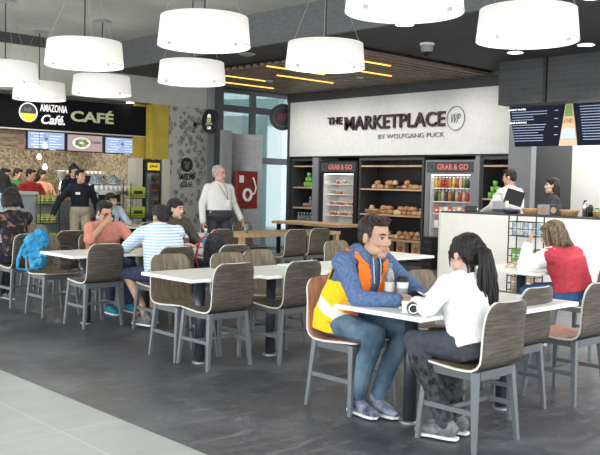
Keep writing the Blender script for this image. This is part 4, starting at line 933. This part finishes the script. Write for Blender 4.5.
    if hair: 
        hm=mobj('hair',hair_mesh(hair[0],H,R,hk,.005 if vox<.006 else .008),hair[1],r)
    return r,P_,H,R
# --- man in hi-vis vest
J=dict(pelvis=(0,-.06,.565),waist=(0,0,.71),chest=(.0,.09,.865),neck=(.0,.165,1.03),head=(.035,.255,1.135),shR=(.195,.125,.975),shL=(-.185,.115,.975),
  elR=(.275,.33,.765),wrR=(.13,.535,.765),elL=(-.27,.36,.765),wrL=(-.08,.56,.775),hipR=(.09,-.01,.55),hipL=(-.09,-.01,.55),knR=(.17,.40,.54),anR=(.13,.22,.10),knL=(-.09,.42,.54),anL=(.04,.30,.10))
r,P_,H,R=person(4.05,3.84,PI,'young man in blue hoodie and orange hi-vis vest seated at the white table','seat',J,skin='skin_tan',hair=('short','hair_brown'),top=('hoodie_blue',.98,.016),bottom=('denim',.97),shoes='shoe_navy',hd=(-.05,-.10,0),vox=.0045,hands={'R':dict(d=(-.55,.75,.05),n=(-.3,-.1,-.9),curl=.45),'L':dict(d=(.55,.6,.1),n=(.3,0,-.9),curl=.55)},hk=1.09)
# hood behind the neck, drawstrings, vest
bm=bmesh.new()
for a in range(-5,6):
    t=a/5*2.0; c=V(P_['neck'])+V((math.sin(t)*.085,-.045+(1-math.cos(t))*.065,-.005+ (-.02 if abs(a)>3 else .02))); ell(bm,c,(.042,.042,.042))
ell(bm,V(P_['neck'])+V((0,-.10,-.01)),(.085,.045,.06)); mobj('hood',blob(bm,.007,3,disp=.012,dscale=.05),'hoodie_blue',r)
for sx in (-1,1): obj('drawstring',tube([V(P_['neck'])+V((sx*.03,.06,-.0)),V(P_['chest'])+V((sx*.035,.155,.09)),V(P_['chest'])+V((sx*.03,.16,-.03))],.003,seg=6),'reflective',r)
def vest(P_,r):
    g=lambda q:V(P_[q]); sd=(g('shR')-g('shL')).normalized(); sm=(g('shR')+g('shL'))/2; i=.034
    keys=[(g('pelvis')+V((0,-.01,-.06)),.165+i,.125+i),(g('pelvis')+V((0,0,.03)),.168+i,.125+i),(g('waist'),.155+i,.118+i),(g('waist').lerp(g('chest'),.5),.160+i,.12+i),(g('chest'),.168+i,.122+i),(g('chest').lerp(sm,.6),.175+i,.112+i),(sm+V((0,0,.005)),.165+i*.8,.090+i),(sm+V((0,0,.045)),.125+i*.6,.072+i*.8),(sm+V((0,0,.075)),.085+i*.5,.055+i*.8)]
    secs=[]
    for a,b in zip(keys,keys[1:]):
        for q in range(7): u=q/7; secs.append((a[0].lerp(b[0],u),a[1]+(b[1]-a[1])*u,a[2]+(b[2]-a[2])*u))
    secs.append(keys[-1]); bm=bmesh.new(); loft(bm,secs,sd,112)
    kill=[]
    bm.faces.ensure_lookup_table(); bm.faces.index_update()
    for f in bm.faces:
        c=f.calc_center_median(); ri=f.index//112
        if len(f.verts)>4: kill.append(f); continue
        cx=c.x-sm.x*0; front=c.y>(sm.y-.03+(c.z-sm.z)*.25)
        opening=.045+.05*max(0,(c.z-.85)/.2)
        if front and abs(cx)<opening: kill.append(f); continue
        if c.z>sm.z-.13 and abs(cx)>.148: kill.append(f); continue
        fr=front and abs(cx)<.15; z=c.z
        if 9<=ri<13: f.material_index=2
        elif (front and ri>=13 and (abs(cx)<.15 or ri>30)) or z>sm.z-.02: f.material_index=0
        elif front and .10<abs(cx)<.135: f.material_index=0
        else: f.material_index=1
    bmesh.ops.delete(bm,geom=kill,context='FACES'); rr=random.Random(1)
    o=obj('safety_vest',bm,['vest_orange','vest_yellow','reflective'],r,smooth=True); md=o.modifiers.new('s','SOLIDIFY'); md.thickness=.007
    tx=bpy.data.textures.new('vd','CLOUDS'); tx.noise_scale=.09; d=o.modifiers.new('d','DISPLACE'); d.texture=tx; d.strength=.02; d.mid_level=.5
vest(P_,r)
w=V(P_['wrR']); e=V(P_['elR']); obj('wrist_watch',tube([w-(w-e).normalized()*.012,w+(w-e).normalized()*.014],.034,seg=16),'black',r)
# --- ponytailed woman
J=dict(pelvis=(0,-.05,.565),waist=(-.0,.0,.70),chest=(.01,.03,.83),neck=(.03,.05,.97),head=(.065,.10,1.07),shR=(.185,.03,.905),shL=(-.15,.06,.905),elL=(-.27,.10,.77),wrL=(-.09,.33,.765),elR=(.25,.26,.765),wrR=(.06,.45,.765),hipR=(.085,-.01,.55),hipL=(-.085,-.01,.55),knL=(-.20,.25,.56),anL=(-.12,.07,.10),knR=(.05,.30,.54),anR=(.03,.10,.10))
r,P_,H,R=person(4.04,2.86,0,'woman with long black ponytail in a white knit top, seen from behind','seat',J,skin='skin_light',hair=('pony','hair_black'),top=('white_knit',1.0,.013),bottom=('jeggings',1.0),shoes='shoe_grey',hd=(-.22,-.08,0),vox=.0045,hands={'L':dict(d=(.6,.7,.05),n=(.2,0,-.9),curl=.4),'R':dict(d=(-.5,.7,.1),n=(0,0,-1),curl=.4)},hk=.98,wide=.96)
bm=bmesh.new()
for q in 'LR':
    a_,b_=V(P_['kn'+q]),V(P_['an'+q]); m2=a_.lerp(b_,.45)+V((0,-.02,0)); cap(bm,a_.lerp(b_,.2),m2,.072,.067); cap(bm,m2,b_+V((0,0,.03)),.067,.053)
mobj('printed_leggings',blob(bm,.007,1,disp=.008,dscale=.05),'printed_pants',r)
obj('hair_tie',ring(bmesh.new(),H((0,-.135,.032)),.030,.012,R@Matrix(((1,0,0),(0,0,-1),(0,1,0))),.014),'tote_brown',r)
# --- woman in red vest
J=dict(pelvis=(0,-.02,.565),waist=(-.01,.0,.69),chest=(-.03,.04,.82),neck=(-.05,.09,.965),head=(-.085,.155,1.055),shR=(.14,.06,.885),shL=(-.21,.09,.89),elL=(-.29,.30,.765),wrL=(-.20,.33,.93),elR=(.13,.32,.765),wrR=(-.0,.50,.765),knL=(-.14,.36,.52),anL=(-.14,.30,.09))
person(6.93,3.84,0,'woman with streaked brown bob in a red vest over white sleeves, seated at right','seat',J,skin='skin_pink',hair=('bob','hair_blonde'),top=('red_vest',.0,.030),bottom=('denim_blue',1.0),shoes='tote_brown',hd=(.35,-.3,0),split_sleeve='white_knit',vox=.006,hands={'L':dict(d=(.35,.0,.9),n=(.7,-.5,0),curl=.5)},hk=1.0,fat=1.05)
# --- man in striped tee
J=dict(pelvis=(0,-.03,.565),waist=(.02,.03,.70),chest=(.05,.10,.86),neck=(.09,.18,1.0),head=(.13,.27,1.09),shR=(.25,.14,.95),shL=(-.14,.17,.95),elL=(-.20,.42,.765),wrL=(-.10,.62,.765),elR=(.34,.36,.80),wrR=(.22,.56,.80),knL=(-.20,.36,.52),knR=(.16,.42,.52),anL=(-.14,.10,.12),anR=(.12,.36,.09))
person(4.72,7.0,0,'dark-haired man in a pale blue striped tee seen from behind, leaning on the table','seat',J,skin='skin_tan',hair=('short','hair_black'),top=('striped_tee',.42,.020),bottom=('navy_short',.5),shoes='shoe_grey',hd=(-.1,-.35,0),fat=1.25,wide=1.12,vox=.007)
# --- man in coral shirt
J=dict(head=(.06,.15,1.10),neck=(.03,.10,1.0),chest=(.0,.05,.85),shR=(.20,.09,.93),shL=(-.17,.08,.93),elR=(.32,.28,.80),wrR=(.14,.30,.995),elL=(-.22,.30,.77),wrL=(-.10,.52,.765))
r,P_,H,R=person(4.91,8.53,PI,'man in a coral shirt and dark glasses raising a cup to his mouth','seat',J,skin='skin_tan',hair=('short','hair_black'),top=('coral_shirt',.48,.018),bottom=('navy_short',1.0),shoes='shoe_teal',hd=(.0,-.35,0),hands={'R':dict(d=(-.75,-.05,.55),n=(-.3,-.9,0),curl=.6)},vox=.0065,fat=1.1,wide=1.05)
bm=bmesh.new()
for sx in (-1,1): ring(bm,H((sx*.031,.098,.0)),.024,.004,R@Matrix(((1,0,0),(0,0,1),(0,1,0))),.004,18); tube([H((sx*.054,.096,.003)),H((sx*.078,.02,.005))],.003,bm,5)
tube([H((-.008,.10,.004)),H((.008,.10,.004))],.003,bm,5); obj('glasses',bm,'black',r)
t=root('cup',(4.87,8.26,1.005),0,'small dark cup held at the mouth of the man in coral','cup'); obj('body',lathe([(0,0),(.028,0),(.036,.07),(.032,.07),(.025,.006),(0,.006)],seg=14),'black',t,smooth=True)
# --- standing man
J=dict(elR=(.27,-.02,1.13),wrR=(.27,.03,.87),elL=(-.27,-.04,1.14),wrL=(-.33,.10,.92),anL=(-.12,.22,.09),knL=(-.11,.15,.5),anR=(.10,-.15,.11))
r,P_,H,R=person(8.0,10.4,PI-.25,'grey-haired man in a white shirt and dark trousers walking upright','stand',J,k=1.0,skin='skin_pink',hair=('grey','hair_grey'),top=('white_shirt',1.0,.018),bottom=('dark_trouser',1.0),hd=(.45,-.05,0),vox=.0065,fat=1.22,wide=1.12,hk=1.1)
bm=bmesh.new(); ell(bm,H((0,.052,-.09)),(.036,.036,.028),R,12); mobj('beard',blob(bm,.006,2),'hair_grey',r)
obj('belt',tube([V(P_['pelvis'])+V((0,0,.075)),V(P_['pelvis'])+V((0,0,.105))],.05,seg=8),'black',r) if 0 else None
bm=bmesh.new(); ln=[V((-.05,.10,1.44)),V((-.07,.17,1.3)),V((-.07,.185,1.2))]; tube(ln,.004,bm,5); tube([V((.05,.10,1.44)),V((-.02,.17,1.3)),V((-.07,.185,1.2))],.004,bm,5); obj('lanyard',bm,'black',r); obj('id_badge',bx(-.10,-.04,.175,.19,1.11,1.20),'paper',r)
bm=bmesh.new(); loft(bm,[((0,0,1.01),.205,.167),((0,0,1.045),.202,.165)],(1,0,0),24); obj('belt',bm,'black',r)
obj('wrist_watch',tube([V(P_['wrR'])+V((0,0,.01)),V(P_['wrR'])+V((0,0,.035))],.036,seg=12),'black',r)
# --- cafe worker walking
J=dict(pelvis=(0,0,1.0),waist=(0,0,1.13),hipR=(.09,0,.96),hipL=(-.09,0,.96),elR=(.37,.02,1.18),wrR=(.48,.12,.95),elL=(-.28,-.06,1.16),wrL=(-.33,.02,.92),anL=(-.10,.20,.09),knL=(-.10,.14,.5))
r,P_,H,R=person(6.90,12.72,PI-.3,'cafe worker in black long-sleeved polo and khaki trousers walking past the counter','stand',J,k=.945,skin='skin_tan',hair=('short','hair_black'),top=('polo_black',1.0,.016),bottom=('khaki',1.0),hd=(.5,0,0),hk=.93,vox=.009,wide=.86,fat=.9)
obj('name_tag',bx(.03,.10,.125,.14,1.22,1.26),'paper',r)
# --- floral woman and others
J=dict(head=(0,.12,1.22),neck=(0,.06,1.08),chest=(0,.03,.90),shR=(.165,.04,1.01),shL=(-.165,.04,1.01))
person(4.27,9.40,0,'dark-haired woman in a dark floral top seen from behind, at the left','seat',J,skin='skin_light',hair=('bob','hair_black'),top=('floral',.1,.012),bottom=('polo_black',1.0),shoes='shoe_grey',hd=(0,-.3,0),vox=.009,wide=.84)
person(5.10,11.62,.2,'person with dark hair and pale blue top at the extreme left edge','stand',None,k=.875,skin='skin_light',hair=('long','hair_black'),top=('pale_blue',.4,.014),bottom=('denim',1.0),hk=.95,vox=.010)
J=dict(elL=(-.24,.16,.82),wrL=(-.13,.15,1.04),head=(0,.10,1.13))
person(7.3,12.5,PI+.1,'woman with dark hair holding a phone to her ear, far left','seat',dict(elR=(.27,.12,.84),wrR=(.13,.13,1.03),head=(0,.09,1.13)),skin='skin_light',hair=('long','hair_black'),top=('pale_blue',1.0,.014),bottom=('polo_black',1.0),hd=(.2,-.1,0),hands={'R':dict(d=(-.25,.0,1),n=(-1,0,0),curl=.5)},vox=.009,wide=.92)
t=root('mobile_phone',(7.3-.085,12.5-.15,1.10),PI,'black phone held at the ear of the woman at far left','phone'); obj('body',bx(-.006,.006,-.03,.03,-.06,.07),'black_gloss',t)
person(5.6,8.2,PI,'dark-haired person in an olive top facing us behind the striped tee','seat',dict(head=(-.03,.08,1.15)),skin='skin_light',hair=('long','hair_black'),top=('olive_top',1.0,.014),bottom=('dark_trouser',1.0),hd=(.3,-.1,0),vox=.009,wide=.9,hk=.95)
# counter staff
J=dict(elR=(.27,.10,1.15),wrR=(.2,.33,1.08),elL=(-.27,.10,1.15),wrL=(-.2,.33,1.08))
r,P_,H,R=person(10.98,7.14,-.2,'man in a white shirt behind the till, seen from behind','stand',J,k=1.02,skin='skin_pink',hair=('short','hair_brown'),top=('white_shirt',1.0,.02),bottom=('dark_trouser',1.0),hd=(.5,-.15,0),fat=1.3,wide=1.32,vox=.007)
person(11.70,6.85,.75,'woman in charcoal top with long dark hair behind the counter, side view','stand',J,k=.955,skin='skin_light',hair=('long','hair_black'),top=('charcoal_knit',1.0,.014),bottom=('dark_trouser',1.0),hd=(.1,0,0),hk=.98,vox=.007,wide=.9)
for (px,d,zz,tm,hs,lab) in ((4,14.9,1.64,'charcoal_knit','short','cafe person with dark hair behind the left counter, nearest the left edge'),(17,16.6,1.665,'green_shirt','short','cafe person in a green shirt behind the left counter'),(30,15.4,1.65,'red_shirt','short','cafe person in a red shirt and dark cap behind the left counter'),(41,17.1,1.66,'kraft_top','long','fair-faced woman beside the red shirt behind the left counter'),(73,15.3,1.74,'polo_black','bun','cafe worker in black just behind the walking worker')):
    lat=(px-300)/845*d; x=.73*lat+.683*d; y=-.683*lat+.73*d
    if tm=='kraft_top': cloth('kraft_top',(.55,.30,.18))
    person(x,y,PI+.1,lab,'stand',dict(elR=(.25,.1,1.15),wrR=(.12,.3,1.12),elL=(-.25,.1,1.15),wrL=(-.12,.3,1.12)),k=zz/1.725,skin='skin_tan',hair=(hs,'hair_black'),top=(tm,.5,.014),bottom=('dark_trouser',1.0),hd=(.5,-.3,0),vox=.010,hk=.9,wide=.82)

# ------------------------------------------------------------------ things on tables and chairs
TT=.7245
t=root('camera',(3.80,3.10,TT),-.75,'small white and black camera lying on the white table between the two people','camera'); obj('body',bx(-.055,.055,-.02,.025,.0,.07),'paper',t,bevel=.006); obj('lens',tube([(0,-.02,.036),(0,-.065,.036)],[.034,.031],seg=20),'black',t,smooth=False); obj('lens_ring',ring(bmesh.new(),(0,-.066,.036),.028,.006,WY,.004),'chrome',t); obj('lens_glass',disc(bmesh.new(),(0,-.0655,.036),.017,WY,.001),'screen_blue' if 0 else 'black_gloss',t); obj('strap',tube([(.055,0,.06),(.09,.02,.01),(.13,.05,.006),(.10,.11,.006),(.02,.12,.006),(-.05,.07,.006)],.006,seg=6),'black',t)
t=root('paper_sheets',(3.95,3.17,TT),.3,'crumpled white napkins lying under the camera','napkin')
bm=bmesh.new(); bmesh.ops.create_grid(bm,x_segments=12,y_segments=12,size=.10); rr=random.Random(6)
for v in bm.verts: v.co.z=.006+rr.uniform(0,.016)
obj('sheet',bm,'paper',t)
t=root('smartphone',(3.90,3.30,.835),.4,'dark phone in the hands of the hooded man','phone'); obj('body',bx(-.075,.075,-.037,.037,0,.009),'black_gloss',t,bevel=.003); t.rotation_euler=(.5,0,.4); t.location=(3.98,3.22,.80)
for (x,y,rr_,h,lab) in ((4.12,3.55,.031,.24,'clear water bottle on the table in front of the hooded man'),):
    t=root('water_bottle',(x,y,TT),0,lab,'bottle'); obj('body',lathe([(0,0),(rr_,0),(rr_,h*.65),(rr_*.45,h*.85),(rr_*.42,h*.92),(0,h*.92)],seg=20),'bottle_clear',t,smooth=True); obj('bottle_cap',lathe([(rr_*.5,h*.92),(rr_*.5,h),(0,h)],seg=14),'teal',t); obj('bottle_label',lathe([(rr_*1.02,h*.25),(rr_*1.02,h*.5)],seg=20),'label_blue' if 0 else 'paper',t)
t=root('travel_mug',(4.13,3.45,TT),0,'dark travel mug with pale band beside the clear bottle','mug'); obj('body',lathe([(0,0),(.03,0),(.037,.13),(0,.13)],seg=20),'plastic_grey',t,smooth=True); obj('band',lathe([(.0355,.09),(.038,.128)],seg=20),'paper',t); obj('lid',lathe([(.039,.13),(.039,.15),(.03,.165),(0,.165)],seg=20),'black',t)
t=root('water_bottle',(5.52,7.40,TT),0,'clear bottle with blue label on the table right of the striped tee','bottle'); obj('body',lathe([(0,0),(.034,0),(.034,.15),(.015,.2),(.014,.215),(0,.215)],seg=16),'bottle_clear',t,smooth=True); obj('bottle_label',lathe([(.035,.06),(.035,.125)],seg=16),'label_blue',t); obj('bottle_cap',lathe([(.016,.215),(.016,.235),(0,.235)],seg=12),'paper',t)
t=root('drinking_glass',(7.75,9.42,.746),0,'clear glass at the near corner of the oak-topped table','glass'); obj('body',lathe([(0,0),(.03,0),(.036,.13),(.033,.13),(.027,.008),(0,.008)],seg=16),'bottle_clear',t,smooth=True)
t=root('box_of_tissues',(4.86,3.66,.487),.3,'small white card box on the pale seat beyond the table','box'); obj('carton',bx(-.07,.07,-.05,.05,0,.10),'paper',t,bevel=.003); obj('printed_mark',disc(bmesh.new(),(0,-.051,.05),.022,WY,.001),'charcoal',t)
t=root('folded_pouch',(6.72,4.18,.7245),.2,'dark pouch on the white table by the red-vested woman','pouch'); bm=bmesh.new(); ell(bm,(0,0,.03),(.09,.05,.03)); obj('body',bm,'tote_brown',t,smooth=True)
def pack(name,loc,rz,m,lab,sc,strap='pack_black',seed=1,extra=None):
    t=root(name,loc,rz,lab,'backpack'); bm=bmesh.new(); sx,sy,sz=sc
    loft(bm,[((0,0,.01),sx*.8,sy*.8),((0,0,.05),sx,sy),((0,0,sz*.5),sx*1.02,sy*1.0),((0,0,sz*.8),sx*.9,sy*.8),((0,0,sz*.97),sx*.5,sy*.5)],(1,0,0),20)
    ell(bm,(0,-sy*.8,sz*.35),(sx*.7,sy*.5,sz*.26)); me=blob(bm,.010,2,disp=.05,dscale=.09); mobj('bag_body',me,m,t)
    for q in (-1,1): obj('shoulder_strap',tube([(q*sx*.5,sy*.7,sz*.9),(q*sx*.8,sy*1.3,sz*.8),(q*sx*1.1,sy*1.5,sz*.4),(q*sx*.9,sy*1.1,.05)],[.008,.012,.012,.007],seg=8),strap,t,smooth=True)
    obj('grab_handle',tube([(-.03,0,sz*.95),(-.02,0,sz*1.03),(.02,0,sz*1.03),(.03,0,sz*.95)],.006,seg=6),strap,t)
    return t
t=root('backpack',(4.14,8.50,.485),0,'bright blue backpack slumped on the chair left of the coral shirt','backpack')
bm=bmesh.new()
for c,r_ in (((-.02,.0,.10),(.10,.09,.10)),((-.03,.06,.22),(.10,.07,.10)),((.02,.12,.33),(.11,.06,.07)),((.07,.13,.38),(.07,.05,.05)),((.10,.10,.30),(.06,.05,.07)),((-.09,.06,.30),(.05,.05,.07)),((-.06,-.05,.05),(.07,.06,.05)),((-.10,.12,.18),(.05,.04,.06))): ell(bm,c,r_)
mobj('bag_body',blob(bm,.009,1,disp=.07,dscale=.05),'backpack_blue',t)
obj('shoulder_strap',tube([(-.08,.10,.34),(-.17,.06,.24),(-.24,.0,.12),(-.27,-.04,.03),(-.20,-.06,.015),(-.08,-.06,.02)],[.012,.018,.020,.016,.014,.01],seg=8),'backpack_blue',t,smooth=True)
obj('zip',tube([(-.11,-.045,.12),(-.03,-.10,.15),(.06,-.08,.13)],.004,seg=5),'pack_black',t)
t=root('shoulder_bag',(4.37,8.36,.48),.1,'dark brown shoulder bag on the chair beside the blue backpack','bag'); bm=bmesh.new(); loft(bm,[((0,0,.01),.13,.07),((0,0,.08),.15,.09),((0,0,.17),.12,.06),((0,0,.2),.08,.03)],(1,0,0),16); mobj('bag_body',blob(bm,.01,2,disp=.03,dscale=.08),'tote_brown',t); obj('strap',tube([(-.12,0,.17),(-.08,.02,.26),(.06,.02,.26),(.12,0,.17)],.008,seg=6),'tote_brown',t)
t=pack('backpack',(5.42,7.10,.485),.3,'pack_black','black backpack with a red strap on the chair beside the bottle table',(.14,.09,.46),'pack_red')
# clutter on the cafe counter
for i,(x,m,l) in enumerate(((6.72,'wicker','round'),(6.95,'tote_brown','oval'))):
    t=root('serving_tray',(x,13.5,1.152 if x>6.4 else 1.252),0,'%s dark serving tray on the cafe counter'%l,'tray'); obj('tray',lathe([(0,0),(.11,0),(.13,.03),(.12,.03),(.1,.008),(0,.008)]),m,t,smooth=True)
for i,(x,y,h,m,l) in enumerate(((7.2,13.62,.24,'black','dark tall canister on the cafe counter behind the wire rack'),(7.32,13.6,.16,'plastic_grey','short grey canister on the cafe counter'),(7.1,13.7,.2,'polo_black','black container in the middle of the cafe counter'),(7.45,13.55,.26,'charcoal','tall charcoal flask at the right end of the cafe counter'))):
    t=root('canister',(x,y,1.152),0,l,'container'); obj('body',lathe([(0,0),(.045,0),(.045,h*.85),(.03,h*.9),(0,h*.9)],seg=14),m,t,smooth=True); obj('lid',lathe([(.032,h*.9),(.032,h),(0,h)],seg=14),'black',t)


# ------------------------------------------------------------------ camera, light
PITCH=math.atan2(227.5-185.4,845.); ROLL=math.atan(.022); YAW=math.atan2(.683,.73)
cam=bpy.data.cameras.new('camera'); co=bpy.data.objects.new('camera',cam); C.objects.link(co); bpy.context.scene.camera=co
cam.sensor_width=36; cam.lens=845/600*36; cam.clip_end=100
fw=V((math.sin(YAW)*math.cos(PITCH),math.cos(YAW)*math.cos(PITCH),-math.sin(PITCH))); rt0=V((math.cos(YAW),-math.sin(YAW),0)); up0=rt0.cross(fw)
c_,s_=math.cos(ROLL),math.sin(ROLL); rgt=rt0*c_+up0*s_; upv=up0*c_-rt0*s_
Mx=Matrix((rgt,upv,-fw)).transposed().to_4x4(); Mx.translation=V((0,0,1.45)); co.matrix_world=Mx
sc=bpy.context.scene
w=bpy.data.worlds.new('w'); sc.world=w; w.use_nodes=True; bg=w.node_tree.nodes['Background']; bg.inputs[0].default_value=(.93,.97,1,1); bg.inputs[1].default_value=3.3
def area(name,loc,rot,sx,sy,e,col=(1,1,1)):
    l=bpy.data.lights.new(name,'AREA'); l.shape='RECTANGLE'; l.size=sx; l.size_y=sy; l.energy=e; l.color=col; o=bpy.data.objects.new(name,l); C.objects.link(o); o.location=loc; o.rotation_euler=rot; return o
area('cafe_fill',(7,15.2,2.9),(0,0,0),4,1,110,(1,.93,.8))  # added area light without a fixture, lifts the cafe interior
area('kitchen_fill',(12.9,5.5,3.4),(0,0,0),1,5,170,(1,.97,.92))  # added fill hidden behind the brick beam, lights the kitchen
for y_ in (8.6,10.2,11.6,12.9):  # added spots without fixtures, brighten the fascia wall and shelves
    l=bpy.data.lights.new('wall_fill_spot','SPOT'); l.energy=75; l.spot_size=2.2; l.spot_blend=1; l.shadow_soft_size=.08; l.color=(1,.96,.9); o=bpy.data.objects.new('wall_fill_spot',l); C.objects.link(o); o.location=(10.9,y_,3.3); o.rotation_euler=(0,math.radians(-32),0)
for x_,y_ in ((9.0,3.6),(9.0,1.6),(9.4,-.5),(6.0,.5)):  # extra spots added out of view, no fixtures, to brighten the counter side
    l=bpy.data.lights.new('downlight','SPOT'); l.energy=260; l.spot_size=2.3; l.spot_blend=.8; l.shadow_soft_size=.15; o=bpy.data.objects.new('downlight_or_fill',l); C.objects.link(o); o.location=(x_,y_,3.4 if x_>8 else 3.85)
sc.view_settings.view_transform='Standard'; sc.view_settings.look='None'; sc.view_settings.gamma=1; sc.view_settings.exposure=0.32; sc.view_settings.use_curve_mapping=False
